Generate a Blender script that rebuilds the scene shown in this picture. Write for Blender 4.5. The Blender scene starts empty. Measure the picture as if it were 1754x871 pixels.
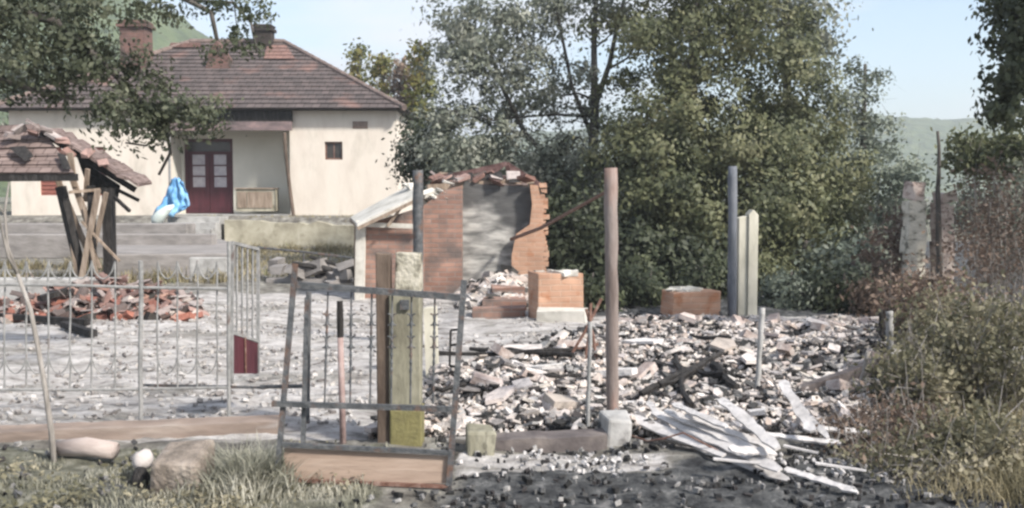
import bpy, math, random
import numpy as np
from mathutils import Vector, Matrix, Euler, noise

# ------------------------------------------------------------------ camera, world, sun, exposure
SC = bpy.context.scene
COL = SC.collection
W0, H0, F = 1754.0, 871.0, 1700.0
CAMZ = 1.6
PITCH = math.atan(105.5 / F)
cd = bpy.data.cameras.new("camera")
cam = bpy.data.objects.new("camera", cd)
COL.objects.link(cam)
SC.camera = cam
cam.location = (0, 0, CAMZ)
cam.rotation_euler = (math.radians(90) - PITCH, 0, 0)
cd.sensor_width = 36.0
cd.lens = 36.0 * F / W0
cd.clip_end = 3000
cd.clip_start = 0.05

SUN_EL, SUN_AZ = math.radians(40), math.radians(128)      # azimuth from +Y towards +X
w = bpy.data.worlds.new("World")
SC.world = w
w.use_nodes = True
nt = w.node_tree
nt.nodes.clear()
out = nt.nodes.new("ShaderNodeOutputWorld")
bg = nt.nodes.new("ShaderNodeBackground")
sky = nt.nodes.new("ShaderNodeTexSky")
sky.sky_type = 'NISHITA'
sky.sun_disc = False
sky.sun_elevation = SUN_EL
sky.sun_rotation = SUN_AZ
sky.air_density = 1.0
sky.dust_density = 1.5
tc = nt.nodes.new("ShaderNodeTexCoord")
mp = nt.nodes.new("ShaderNodeMapping")
mp.inputs['Scale'].default_value = (1.0, 1.0, 4.5)
mp.inputs['Location'].default_value = (0.35, 0.0, 0.3)
nz = nt.nodes.new("ShaderNodeTexNoise")
nz.inputs['Scale'].default_value = 2.2
nz.inputs['Detail'].default_value = 5
nz.inputs['Roughness'].default_value = 0.5
cr = nt.nodes.new("ShaderNodeValToRGB")
cr.color_ramp.elements[0].position = 0.44
cr.color_ramp.elements[0].color = (0.10, 0.10, 0.10, 1)
cr.color_ramp.elements[1].position = 0.58
cr.color_ramp.elements[1].color = (0.93, 0.93, 0.93, 1)
mx = nt.nodes.new("ShaderNodeMixRGB")
mx.inputs['Color2'].default_value = (4.4, 4.6, 5.0, 1)     # bright cloud
nt.links.new(tc.outputs['Generated'], mp.inputs['Vector'])
nt.links.new(mp.outputs['Vector'], nz.inputs['Vector'])
nt.links.new(nz.outputs['Fac'], cr.inputs['Fac'])
nt.links.new(cr.outputs['Color'], mx.inputs['Fac'])
nt.links.new(sky.outputs['Color'], mx.inputs['Color1'])
nt.links.new(mx.outputs['Color'], bg.inputs['Color'])
bg.inputs['Strength'].default_value = 0.102
nt.links.new(bg.outputs['Background'], out.inputs['Surface'])

sl = bpy.data.lights.new("sun", 'SUN')
sl.energy = 3.3
sl.angle = math.radians(6)
sl.color = (1.0, 0.94, 0.86)
sun = bpy.data.objects.new("sun", sl)
COL.objects.link(sun)
sd = Vector((math.sin(SUN_AZ) * math.cos(SUN_EL), math.cos(SUN_AZ) * math.cos(SUN_EL), math.sin(SUN_EL)))
sun.rotation_euler = sd.to_track_quat('Z', 'Y').to_euler()
sun.location = sd * 50

SC.view_settings.view_transform = 'Standard'
SC.view_settings.look = 'None'
SC.view_settings.exposure = 1.22
SC.view_settings.gamma = 1
SC.view_settings.use_curve_mapping = False
SC.render.engine = 'CYCLES'
SC.cycles.filter_width = 2.6
SC.cycles.max_bounces = 6
SC.cycles.transparent_max_bounces = 6
SC.cycles.volume_bounces = 0
SC.cycles.use_denoising = True

rnd = random.Random(7)
nrng = np.random.default_rng(11)

# ------------------------------------------------------------------ terrain height and photo-to-place helpers
def sstep(a, b, t):
    t = min(1.0, max(0.0, (t - a) / (b - a)))
    return t * t * (3 - 2 * t)

def gz(x, y):
    z = 0.0
    left = 1 - sstep(-1.5, 1.5, x)
    z += 0.92 * sstep(26.95, 27.35, y) * (1 - sstep(0.5, 3.5, x))
    # rubble mound on the right, ash swell in the middle
    z += 0.12 * math.exp(-(((x - 2.6) / 2.6) ** 2 + ((y - 9.6) / 2.0) ** 2))
    z += 0.10 * math.exp(-(((x - 3.8) / 1.4) ** 2 + ((y - 9.2) / 1.0) ** 2))
    z += 0.10 * math.exp(-(((x + 0.4) / 1.6) ** 2 + ((y - 8.6) / 1.3) ** 2)) * 0.6
    # burnt bank in front of the rubble
    n1 = noise.noise(Vector((x * 0.9, y * 1.3, 0)))
    n2 = noise.noise(Vector((x * 3.1, y * 4.3, 5)))
    n3 = noise.noise(Vector((x * 9.0, y * 11.0, 9)))
    near = 1 - sstep(16, 24, y)
    z += (0.045 * n1 + 0.032 * n2 + 0.020 * n3) * (0.35 + 0.65 * near)
    if y > 40:
        z += 0.0
    return z

cp, sp = math.cos(PITCH), math.sin(PITCH)
def ray(px, py):
    a = (px - W0 / 2) / F
    b = -(py - H0 / 2) / F
    return Vector((a, cp + b * sp, -sp + b * cp))
def V(px, py, d):
    r = ray(px, py)
    return Vector((0, 0, CAMZ)) + r * (d / r.y)
def G(px, py):
    r = ray(px, py)
    o = Vector((0, 0, CAMZ))
    t = 2.0
    while t < 80:
        p = o + r * t
        if p.z <= gz(p.x, p.y):
            return Vector((p.x, p.y, gz(p.x, p.y)))
        t += 0.02
    return o + r * 40
def D(px, py):
    return G(px, py).y

# ------------------------------------------------------------------ materials
def N(nt, t, **kw):
    n = nt.nodes.new(t)
    for k, v in kw.items():
        setattr(n, k, v)
    return n

MATS = {}
def mat(name, cols, rough=0.85, scale=6.0, detail=6, bump=0.3, bscale=None, metallic=0.0, vec='Object', stretch=(1, 1, 1),
        stain=None, stain_scale=1.5, stain_lo=0.5, stain_hi=0.65, rand=None, island=False, contrast=(0.3, 0.7), transl=0.0, spec=0.3, dist=0.02):
    """noise-varied surface; stain = a second colour in patches; rand = colours picked per object (or per island)"""
    if name in MATS:
        return MATS[name]
    m = bpy.data.materials.new(name)
    m.use_nodes = True
    nt = m.node_tree
    nt.nodes.clear()
    L = nt.links.new
    o = N(nt, "ShaderNodeOutputMaterial")
    b = N(nt, "ShaderNodeBsdfPrincipled")
    b.inputs['Roughness'].default_value = rough
    b.inputs['Metallic'].default_value = metallic
    b.inputs['Specular IOR Level'].default_value = spec
    tc = N(nt, "ShaderNodeTexCoord")
    mp = N(nt, "ShaderNodeMapping")
    mp.inputs['Scale'].default_value = stretch
    L(tc.outputs[vec], mp.inputs['Vector'])
    nz = N(nt, "ShaderNodeTexNoise")
    nz.inputs['Scale'].default_value = scale
    nz.inputs['Detail'].default_value = detail
    nz.inputs['Roughness'].default_value = 0.62
    L(mp.outputs['Vector'], nz.inputs['Vector'])
    cr = N(nt, "ShaderNodeValToRGB")
    els = cr.color_ramp.elements
    n = len(cols)
    while len(els) < n:
        els.new(0.5)
    for i, c in enumerate(cols):
        els[i].position = contrast[0] + (contrast[1] - contrast[0]) * i / max(1, n - 1)
        els[i].color = (*c, 1)
    L(nz.outputs['Fac'], cr.inputs['Fac'])
    col = cr.outputs['Color']
    if rand:
        if island:
            g = N(nt, "ShaderNodeNewGeometry"); rv = g.outputs['Random Per Island']
        else:
            g = N(nt, "ShaderNodeObjectInfo"); rv = g.outputs['Random']
        rr = N(nt, "ShaderNodeValToRGB")
        rr.color_ramp.interpolation = 'CONSTANT'
        e2 = rr.color_ramp.elements
        while len(e2) < len(rand):
            e2.new(0.5)
        for i, c in enumerate(rand):
            e2[i].position = i / len(rand)
            e2[i].color = (*c, 1)
        L(rv, rr.inputs['Fac'])
        mm = N(nt, "ShaderNodeMixRGB", blend_type='MULTIPLY')
        mm.inputs['Fac'].default_value = 1
        L(rr.outputs['Color'], mm.inputs['Color1'])
        L(col, mm.inputs['Color2'])
        col = mm.outputs['Color']
    if stain:
        n2 = N(nt, "ShaderNodeTexNoise")
        n2.inputs['Scale'].default_value = stain_scale
        n2.inputs['Detail'].default_value = 5
        n2.inputs['Roughness'].default_value = 0.65
        L(mp.outputs['Vector'], n2.inputs['Vector'])
        r2 = N(nt, "ShaderNodeMapRange")
        r2.inputs['From Min'].default_value = stain_lo
        r2.inputs['From Max'].default_value = stain_hi
        L(n2.outputs['Fac'], r2.inputs['Value'])
        mm = N(nt, "ShaderNodeMixRGB")
        L(r2.outputs['Result'], mm.inputs['Fac'])
        L(col, mm.inputs['Color1'])
        mm.inputs['Color2'].default_value = (*stain, 1)
        col = mm.outputs['Color']
    L(col, b.inputs['Base Color'])
    if bump > 0:
        bz = N(nt, "ShaderNodeTexNoise")
        bz.inputs['Scale'].default_value = bscale or scale * 4
        bz.inputs['Detail'].default_value = 5
        L(mp.outputs['Vector'], bz.inputs['Vector'])
        bp = N(nt, "ShaderNodeBump")
        bp.inputs['Strength'].default_value = bump
        bp.inputs['Distance'].default_value = dist
        L(bz.outputs['Fac'], bp.inputs['Height'])
        L(bp.outputs['Normal'], b.inputs['Normal'])
    if transl > 0:
        tr = N(nt, "ShaderNodeBsdfTranslucent")
        L(col, tr.inputs['Color'])
        ms = N(nt, "ShaderNodeMixShader")
        ms.inputs['Fac'].default_value = transl
        L(b.outputs['BSDF'], ms.inputs[1])
        L(tr.outputs['BSDF'], ms.inputs[2])
        L(ms.outputs['Shader'], o.inputs['Surface'])
    else:
        L(b.outputs['BSDF'], o.inputs['Surface'])
    MATS[name] = m
    return m

def brick_mat(name, c1, c2, mortar, bw, bh, stain=None, stain_lo=0.5, stain_hi=0.62, stain_scale=1.2, msize=0.008, rough=0.9, bump=0.6, offset=0.5, squash=1, off=(0, 0), zstain=None):
    """brick / tile pattern on the UV in metres"""
    m = bpy.data.materials.new(name)
    m.use_nodes = True
    nt = m.node_tree
    nt.nodes.clear()
    L = nt.links.new
    o = N(nt, "ShaderNodeOutputMaterial")
    b = N(nt, "ShaderNodeBsdfPrincipled")
    b.inputs['Roughness'].default_value = rough
    b.inputs['Specular IOR Level'].default_value = 0.2
    tc = N(nt, "ShaderNodeTexCoord")
    dn = N(nt, "ShaderNodeTexNoise"); dn.inputs['Scale'].default_value = 5
    L(tc.outputs['UV'], dn.inputs['Vector'])
    wv = N(nt, "ShaderNodeVectorMath", operation='SCALE'); wv.inputs['Scale'].default_value = 0.02
    L(dn.outputs['Color'], wv.inputs[0])
    ad = N(nt, "ShaderNodeVectorMath", operation='ADD')
    L(tc.outputs['UV'], ad.inputs[0]); L(wv.outputs['Vector'], ad.inputs[1])
    br = N(nt, "ShaderNodeTexBrick")
    br.offset = offset
    br.inputs['Color1'].default_value = (*c1, 1)
    br.inputs['Color2'].default_value = (*c2, 1)
    br.inputs['Mortar'].default_value = (*mortar, 1)
    br.inputs['Scale'].default_value = 1
    br.inputs['Mortar Size'].default_value = msize
    br.inputs['Mortar Smooth'].default_value = 0.3
    br.inputs['Bias'].default_value = 0
    br.inputs['Brick Width'].default_value = bw
    br.inputs['Row Height'].default_value = bh
    L(ad.outputs['Vector'], br.inputs['Vector'])
    nz = N(nt, "ShaderNodeTexNoise"); nz.inputs['Scale'].default_value = 3; nz.inputs['Detail'].default_value = 7
    L(tc.outputs['UV'], nz.inputs['Vector'])
    mr = N(nt, "ShaderNodeMapRange"); mr.inputs['To Min'].default_value = 0.5; mr.inputs['To Max'].default_value = 1.5
    L(nz.outputs['Fac'], mr.inputs['Value'])
    mm = N(nt, "ShaderNodeMixRGB", blend_type='MULTIPLY'); mm.inputs['Fac'].default_value = 1
    L(br.outputs['Color'], mm.inputs['Color1']); L(mr.outputs['Result'], mm.inputs['Color2'])
    col = mm.outputs['Color']
    if stain:
        n2 = N(nt, "ShaderNodeTexNoise"); n2.inputs['Scale'].default_value = stain_scale; n2.inputs['Detail'].default_value = 6
        L(tc.outputs['UV'], n2.inputs['Vector'])
        r2 = N(nt, "ShaderNodeMapRange"); r2.inputs['From Min'].default_value = stain_lo; r2.inputs['From Max'].default_value = stain_hi
        L(n2.outputs['Fac'], r2.inputs['Value'])
        m3 = N(nt, "ShaderNodeMixRGB"); m3.inputs['Color2'].default_value = (*stain, 1)
        L(r2.outputs['Result'], m3.inputs['Fac']); L(col, m3.inputs['Color1'])
        col = m3.outputs['Color']
    L(col, b.inputs['Base Color'])
    bp = N(nt, "ShaderNodeBump"); bp.inputs['Strength'].default_value = bump; bp.inputs['Distance'].default_value = 0.02
    iv = N(nt, "ShaderNodeMath", operation='SUBTRACT'); iv.inputs[0].default_value = 1
    L(br.outputs['Fac'], iv.inputs[1])
    sm = N(nt, "ShaderNodeMath", operation='ADD')
    L(iv.outputs[0], sm.inputs[0]); L(nz.outputs['Fac'], sm.inputs[1])
    L(sm.outputs[0], bp.inputs['Height'])
    L(bp.outputs['Normal'], b.inputs['Normal'])
    L(b.outputs['BSDF'], o.inputs['Surface'])
    return m

def leaf_mat(name, cols, transl=0.3, patch=0.55):
    """leaf colours picked per leaf, shifted in patches across the crown"""
    m = bpy.data.materials.new(name)
    m.use_nodes = True
    nt = m.node_tree
    nt.nodes.clear()
    L = nt.links.new
    o = N(nt, "ShaderNodeOutputMaterial")
    b = N(nt, "ShaderNodeBsdfPrincipled")
    b.inputs['Roughness'].default_value = 0.6
    b.inputs['Specular IOR Level'].default_value = 0.35
    g = N(nt, "ShaderNodeNewGeometry")
    tc = N(nt, "ShaderNodeTexCoord")
    nz = N(nt, "ShaderNodeTexNoise"); nz.inputs['Scale'].default_value = patch; nz.inputs['Detail'].default_value = 3
    L(tc.outputs['Object'], nz.inputs['Vector'])
    a = N(nt, "ShaderNodeMath", operation='MULTIPLY'); a.inputs[1].default_value = 0.28
    L(g.outputs['Random Per Island'], a.inputs[0])
    r = N(nt, "ShaderNodeMapRange"); r.inputs['From Min'].default_value = 0.35; r.inputs['From Max'].default_value = 0.65
    r.inputs['To Max'].default_value = 0.72
    L(nz.outputs['Fac'], r.inputs['Value'])
    s = N(nt, "ShaderNodeMath", operation='ADD')
    L(a.outputs[0], s.inputs[0]); L(r.outputs['Result'], s.inputs[1])
    cr = N(nt, "ShaderNodeValToRGB")
    els = cr.color_ramp.elements
    while len(els) < len(cols):
        els.new(0.5)
    for i, c in enumerate(cols):
        els[i].position = i / (len(cols) - 1)
        els[i].color = (*c, 1)
    L(s.outputs[0], cr.inputs['Fac'])
    L(cr.outputs['Color'], b.inputs['Base Color'])
    tr = N(nt, "ShaderNodeBsdfTranslucent"); L(cr.outputs['Color'], tr.inputs['Color'])
    ms = N(nt, "ShaderNodeMixShader"); ms.inputs['Fac'].default_value = transl
    L(b.outputs['BSDF'], ms.inputs[1]); L(tr.outputs['BSDF'], ms.inputs[2])
    L(ms.outputs['Shader'], o.inputs['Surface'])
    return m

# ------------------------------------------------------------------ mesh collector
class MB:
    def __init__(s):
        s.v, s.f = [], []
    def add(s, vs, fs):
        k = len(s.v)
        s.v += [Vector(p) for p in vs]
        s.f += [tuple(i + k for i in f) for f in fs]
        return s
    def box(s, c, size, rot=None, taper=1.0, jit=0.0):
        hx, hy, hz = size[0] / 2, size[1] / 2, size[2] / 2
        R = rot if isinstance(rot, Matrix) else (Euler(rot).to_matrix() if rot else Matrix.Identity(3))
        vs = []
        for z in (-1, 1):
            t = taper if z > 0 else 1.0
            for x, y in ((-1, -1), (1, -1), (1, 1), (-1, 1)):
                p = Vector((x * hx * t, y * hy * t, z * hz))
                if jit:
                    p += Vector([rnd.uniform(-jit, jit) for _ in range(3)])
                vs.append(Vector(c) + R @ p)
        return s.add(vs, [(0, 3, 2, 1), (4, 5, 6, 7), (0, 1, 5, 4), (1, 2, 6, 5), (2, 3, 7, 6), (3, 0, 4, 7)])
    def prism(s, poly, vec):
        """planar polygon swept along vec"""
        n = len(poly)
        vec = Vector(vec)
        a = [Vector(p) for p in poly]
        nrm = Vector((0, 0, 0))
        for i in range(n):
            nrm += a[i].cross(a[(i + 1) % n])
        if nrm.dot(vec) > 0:
            a = a[::-1]
        vs = a + [p + vec for p in a]
        fs = [tuple(range(n)), tuple(range(2 * n - 1, n - 1, -1))]
        for i in range(n):
            j = (i + 1) % n
            fs.append((i, i + n, j + n, j))
        return s.add(vs, fs)
    def tube(s, pts, rad, n=7, cap=True):
        pts = [Vector(p) for p in pts]
        m = len(pts)
        if not isinstance(rad, (list, tuple)):
            rad = [rad] * m
        rings = []
        up = None
        for i, p in enumerate(pts):
            t = (pts[min(i + 1, m - 1)] - pts[max(i - 1, 0)])
            if t.length < 1e-9:
                t = Vector((0, 0, 1))
            t.normalize()
            if up is None:
                up = Vector((1, 0, 0)) if abs(t.x) < 0.8 else Vector((0, 1, 0))
            sx = t.cross(up)
            if sx.length < 1e-5:
                sx = t.cross(Vector((0, 1, 0)))
            sx.normalize()
            up = sx.cross(t).normalized()
            rings.append([p + (sx * math.cos(2 * math.pi * k / n) + up * math.sin(2 * math.pi * k / n)) * rad[i] for k in range(n)])
        vs = [q for r in rings for q in r]
        fs = []
        for i in range(m - 1):
            for k in range(n):
                k2 = (k + 1) % n
                fs.append((i * n + k, i * n + k2, (i + 1) * n + k2, (i + 1) * n + k))
        if cap:
            fs.append(tuple(range(n - 1, -1, -1)))
            fs.append(tuple((m - 1) * n + k for k in range(n)))
        return s.add(vs, fs)
    def bar(s, a, b, w, t=None, updir=(0, 0, 1), w2=None):
        """rectangular bar from a to b"""
        a, b = Vector(a), Vector(b)
        t = t or w
        d = (b - a).normalized()
        x = d.cross(Vector(updir))
        if x.length < 1e-4:
            x = d.cross(Vector((0, 1, 0)))
        x.normalize()
        y = x.cross(d).normalized()
        w2 = w2 or w
        vs = []
        for p, ww in ((a, w), (b, w2)):
            for i, j in ((-1, -1), (1, -1), (1, 1), (-1, 1)):
                vs.append(p + x * i * ww / 2 + y * j * t / 2)
        return s.add(vs, [(0, 3, 2, 1), (4, 5, 6, 7), (0, 1, 5, 4), (1, 2, 6, 5), (2, 3, 7, 6), (3, 0, 4, 7)])
    def build(s, name, material, parent=None, origin=None, smooth=False, bevel=0.0, uv=True, fix=True):
        if parent is not None:
            o0 = wloc(parent)
        else:
            o0 = Vector(origin) if origin is not None else Vector((0, 0, 0))
        own = Vector(origin) if (origin is not None and parent is not None) else o0
        me = bpy.data.meshes.new(name)
        me.from_pydata([tuple(v - own) for v in s.v], [], s.f)
        if uv:
            ul = me.uv_layers.new(name="UVMap")
            me.update()
            dat = np.zeros(len(me.loops) * 2)
            for p in me.polygons:
                n = p.normal
                ax, ay, az = abs(n.x), abs(n.y), abs(n.z)
                for li in p.loop_indices:
                    c = me.vertices[me.loops[li].vertex_index].co + own
                    if az >= ax and az >= ay:
                        u, v = c.x, c.y
                    elif ay >= ax:
                        u, v = c.x, c.z
                    else:
                        u, v = c.y, c.z
                    dat[2 * li] = u; dat[2 * li + 1] = v
            ul.data.foreach_set('uv', dat)
        me.materials.append(material)
        if smooth:
            me.polygons.foreach_set('use_smooth', [True] * len(me.polygons))
        me.update()
        ob = bpy.data.objects.new(name, me)
        COL.objects.link(ob)
        if parent is not None:
            ob.parent = parent
            ob.location = own - o0
        else:
            ob.location = own
        if bevel:
            md = ob.modifiers.new("bevel", 'BEVEL'); md.width = bevel; md.segments = 2; md.limit_method = 'ANGLE'
        return ob

def wloc(o):
    p = Vector(o.location)
    while o.parent:
        o = o.parent
        p += Vector(o.location)
    return p

def tag(o, label, cat=None, group=None, kind=None):
    if label: o['label'] = label
    if cat: o['category'] = cat
    if group: o['group'] = group
    if kind: o['kind'] = kind
    return o
def thing(name, loc, label, cat, group=None):
    o = bpy.data.objects.new(name, None)
    o.empty_display_size = 0.2
    COL.objects.link(o)
    o.location = loc
    return tag(o, label, cat, group)

def np_mesh(name, verts, faces_n, material, parent=None, origin=(0, 0, 0), smooth=False):
    """verts (k*n,3) array, faces of n consecutive verts"""
    me = bpy.data.meshes.new(name)
    origin = Vector(origin) if parent is None else wloc(parent)
    vv = np.asarray(verts, dtype=np.float64) - np.array(origin)
    nv = len(vv)
    me.vertices.add(nv)
    me.vertices.foreach_set('co', vv.ravel())
    nf = nv // faces_n
    me.loops.add(nv)
    me.loops.foreach_set('vertex_index', np.arange(nv, dtype=np.int32))
    me.polygons.add(nf)
    me.polygons.foreach_set('loop_start', np.arange(0, nv, faces_n, dtype=np.int32))
    me.update(calc_edges=True)
    me.validate()
    me.materials.append(material)
    ob = bpy.data.objects.new(name, me)
    COL.objects.link(ob)
    if parent is not None:
        ob.parent = parent
    else:
        ob.location = origin
    return ob

def leaves_at(centres, size, rng, aspect=0.55, droop=0.3, up=0.5, bias=None):
    """one folded diamond leaf (two tris as a quad) per centre"""
    n = len(centres)
    d = rng.normal(size=(n, 3)); d[:, 2] -= droop
    d /= np.linalg.norm(d, axis=1)[:, None]
    nn = rng.normal(size=(n, 3)); nn[:, 2] += up
    if bias is not None: nn = nn * 0.55 + bias * 1.1
    d = d - nn * (np.sum(d * nn, axis=1) / (np.sum(nn * nn, axis=1) + 1e-9))[:, None] * 0.8
    d /= (np.linalg.norm(d, axis=1)[:, None] + 1e-9)
    sx = np.cross(d, nn); sx /= (np.linalg.norm(sx, axis=1)[:, None] + 1e-9)
    sz = (size * rng.uniform(0.45, 1.5, size=n))[:, None]
    a = centres - d * sz * 0.5
    b = centres + sx * sz * aspect * 0.5
    c = centres + d * sz * 0.5
    e = centres - sx * sz * aspect * 0.5
    return np.stack([a, b, c, e], axis=1).reshape(-1, 3)

def crown_points(blobs, rng, clump_r, per_clump, flat=0.75):
    """blobs = [(centre, (rx,ry,rz), number of clumps)] -> clump centres, leaf centres"""
    cl, pts = [], []
    crown_points.nrm = []
    for c, r, k in blobs:
        for _ in range(k):
            u = rng.normal(size=3); u /= np.linalg.norm(u)
            q = rng.uniform(0.15, 1.0) ** 0.5
            p = np.array(c) + u * q * np.array(r)
            cl.append(p)
            cr_ = clump_r * rng.uniform(0.55, 1.35)
            m = max(4, int(per_clump * rng.uniform(0.4, 1.4)))
            g = rng.normal(size=(m, 3)) * 0.5 * cr_
            g[:, 2] *= flat
            pts.append(p + g)
            o_ = u * 0.9 + g / (0.5 * cr_) * 0.45 + rng.normal(size=3) * 0.35
            crown_points.nrm.append(o_)
    crown_points.nrm = np.concatenate(crown_points.nrm)
    return np.array(cl), np.concatenate(pts)

def grow_tree(name, label, cat, base, spine, r0, blobs, leafmat, barkmat, leaf=0.1, clump_r=0.4, per_clump=90,
              seed=1, group=None, limb_r=0.035, twigs=True, aspect=0.55, extra=None, max_limbs=400, nbare=0):
    rng = np.random.default_rng(seed)
    t = thing(name, base, label, cat, group)
    spine = [Vector(base) + Vector((0, 0, -0.15))] + [Vector(p) for p in spine]
    cl, pts = crown_points(blobs, rng, clump_r, per_clump)
    bias = crown_points.nrm
    m = MB()
    k = len(spine)
    m.tube(spine, [r0 * (1 - 0.75 * i / (k - 1)) for i in range(k)], 9)
    # dense samples of the trunk to root limbs on
    sam = []
    for i in range(k - 1):
        for q in range(6):
            f = q / 6
            sam.append((spine[i].lerp(spine[i + 1], f), (i + f) / (k - 1)))
    order = list(range(len(cl))); rng.shuffle(order)
    roots = [(p, r0 * (1 - 0.75 * f)) for p, f in sam if f > 0.15]
    for idx in order[:max_limbs]:
        c = Vector(cl[idx])
        best, bd = None, 1e9
        for p, rr in roots:
            dz = c.z - p.z
            dd = (c - p).length + (1.2 * max(0, -dz) if dz < 0 else 0) + 0.6 / (1 + 40 * rr)
            if dd < bd:
                best, bd, br = p, dd, rr
        L_ = (c - best).length
        mid = best.lerp(c, 0.5) + Vector(rng.normal(size=3)) * 0.09 * L_ + Vector((0, 0, 0.10 * L_))
        r1 = min(br * 0.6, max(0.008, limb_r * min(1.0, L_ / 1.5)))
        q1 = best.lerp(mid, 0.5) + Vector(rng.normal(size=3)) * 0.04 * L_
        q2 = mid.lerp(c, 0.5) + Vector(rng.normal(size=3)) * 0.04 * L_
        m.tube([best, q1, mid, q2, c], [r1, r1 * .8, r1 * .6, r1 * .42, r1 * .25], 5)
        roots.append((mid, r1 * 0.6)); roots.append((q2, r1 * .42)); roots.append((c, r1 * 0.25))
        if twigs:
            for _ in range(3):
                e = c + Vector(rng.normal(size=3)) * clump_r * 0.6
                m.tube([q2.lerp(c, rng.uniform(0.2, 1)), c.lerp(e, 0.5) + Vector(rng.normal(size=3)) * 0.03, e], [r1 * .2, r1 * .15, r1 * .07], 4)
    if extra:
        extra(m)
    m.build("trunk", barkmat, t, uv=False, smooth=True)
    vs = leaves_at(pts, leaf, rng, aspect, bias=bias)
    np_mesh("crown", vs, 4, leafmat, t)
    return t

# ------------------------------------------------------------------ the ground
def ramp_axis(lo, flo, fhi, hi, step, grow=1.18):
    a = list(np.arange(flo, fhi + step / 2, step))
    s, p = step, a[-1]
    while p < hi:
        s *= grow; p = min(hi, p + s); a.append(p)
    s, p = step, a[0]
    pre = []
    while p > lo:
        s *= grow; p = max(lo, p - s); pre.append(p)
    return pre[::-1] + a

def ground_mat():
    m = bpy.data.materials.new("ash_and_soil")
    m.use_nodes = True
    nt = m.node_tree; nt.nodes.clear(); L = nt.links.new
    o = N(nt, "ShaderNodeOutputMaterial"); b = N(nt, "ShaderNodeBsdfPrincipled")
    b.inputs['Roughness'].default_value = 0.95; b.inputs['Specular IOR Level'].default_value = 0.15
    tc = N(nt, "ShaderNodeTexCoord")
    at = N(nt, "ShaderNodeAttribute"); at.attribute_name = "zone"       # r = ash, g = grass, b = soot
    sp_ = N(nt, "ShaderNodeSeparateColor"); L(at.outputs['Color'], sp_.inputs[0])
    def noise_(sc, det=6, ro=0.6, stretch=(1, 1, 1)):
        mp = N(nt, "ShaderNodeMapping"); mp.inputs['Scale'].default_value = stretch
        L(tc.outputs['Object'], mp.inputs['Vector'])
        n = N(nt, "ShaderNodeTexNoise"); n.inputs['Scale'].default_value = sc; n.inputs['Detail'].default_value = det
        n.inputs['Roughness'].default_value = ro
        L(mp.outputs['Vector'], n.inputs['Vector']); return n.outputs['Fac']
    def ramp(fac, cs, lo, hi):
        r = N(nt, "ShaderNodeValToRGB"); e = r.color_ramp.elements
        while len(e) < len(cs): e.new(.5)
        for i, c in enumerate(cs):
            e[i].position = lo + (hi - lo) * i / (len(cs) - 1); e[i].color = (*c, 1)
        L(fac, r.inputs['Fac']); return r.outputs['Color']
    def mixc(f, a, c):
        x = N(nt, "ShaderNodeMixRGB"); L(f, x.inputs['Fac']); L(a, x.inputs['Color1']); L(c, x.inputs['Color2']); return x.outputs['Color']
    def edge(chan, nf, k=0.5):
        # mask + noise -> broken edge
        s1 = N(nt, "ShaderNodeMath", operation='SUBTRACT'); L(nf, s1.inputs[0]); s1.inputs[1].default_value = 0.5
        s2 = N(nt, "ShaderNodeMath", operation='MULTIPLY_ADD'); L(s1.outputs[0], s2.inputs[0]); s2.inputs[1].default_value = 2.4 * k; L(chan, s2.inputs[2])
        r = N(nt, "ShaderNodeMapRange"); r.inputs['From Min'].default_value = 0.38; r.inputs['From Max'].default_value = 0.62
        L(s2.outputs[0], r.inputs['Value']); return r.outputs['Result']
    soil = ramp(noise_(5, 8), [(0.06, 0.055, 0.05), (0.17, 0.16, 0.14), (0.31, 0.30, 0.27)], 0.3, 0.68)
    ash = ramp(noise_(4.5, 9, 0.7, (0.6, 1.6, 1)), [(0.16, 0.15, 0.14), (0.34, 0.32, 0.305), (0.45, 0.43, 0.415), (0.55, 0.53, 0.515)], 0.34, 0.62)
    grass = ramp(noise_(9, 8), [(0.07, 0.068, 0.055), (0.15, 0.15, 0.115), (0.30, 0.29, 0.25)], 0.3, 0.7)
    soot = ramp(noise_(7, 8, .7), [(0.018, 0.018, 0.02), (0.05, 0.052, 0.054), (0.11, 0.112, 0.112), (0.24, 0.235, 0.23)], 0.34, 0.70)
    fine = noise_(3.5, 9, 0.72)
    c = mixc(edge(sp_.outputs[0], noise_(1.5, 9, 0.72, (0.55, 1.5, 1)), 0.95), soil, ash)
    pm = N(nt, "ShaderNodeMapRange"); pm.inputs['From Min'].default_value = 0.50; pm.inputs['From Max'].default_value = 0.60; pm.inputs['To Max'].default_value = 0.75
    L(noise_(1.3, 10, 0.74, (0.5, 1.7, 1)), pm.inputs['Value'])
    c = mixc(pm.outputs['Result'], c, soil)
    c = mixc(edge(sp_.outputs[1], fine), c, grass)
    c = mixc(edge(sp_.outputs[2], noise_(2.6, 9, 0.72, (0.7, 1.4, 1))), c, soot)
    L(c, b.inputs['Base Color'])
    bp = N(nt, "ShaderNodeBump"); bp.inputs['Strength'].default_value = 0.9; bp.inputs['Distance'].default_value = 0.05
    L(noise_(16, 9, 0.7), bp.inputs['Height']); L(bp.outputs['Normal'], b.inputs['Normal'])
    L(b.outputs['BSDF'], o.inputs['Surface'])
    return m

def in_field(x, y):
    """rubble field: right of the pillar, from behind the footing to the far edge"""
    if y < 6.35 or y > 12.4 + .25 * noise.noise(Vector((x, 3, 3))): return 0
    left = -0.75 + .22 * (y - 7) if y < 9.2 else (-.25 + (y - 9.2) * .75 if y < 11 else 1.2 + (y - 11) * .1)
    left += .35 * noise.noise(Vector((y * 1.3, 2, 2)))
    right = 2.3 + (y - 6.3) * .42
    if x < left or x > right: return 0
    return 1

def dusty(x, y):
    return noise.noise(Vector((x * .95, y * 1.5, 41))) + .35 * noise.noise(Vector((x * 3, y * 4.5, 2)))

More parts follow.
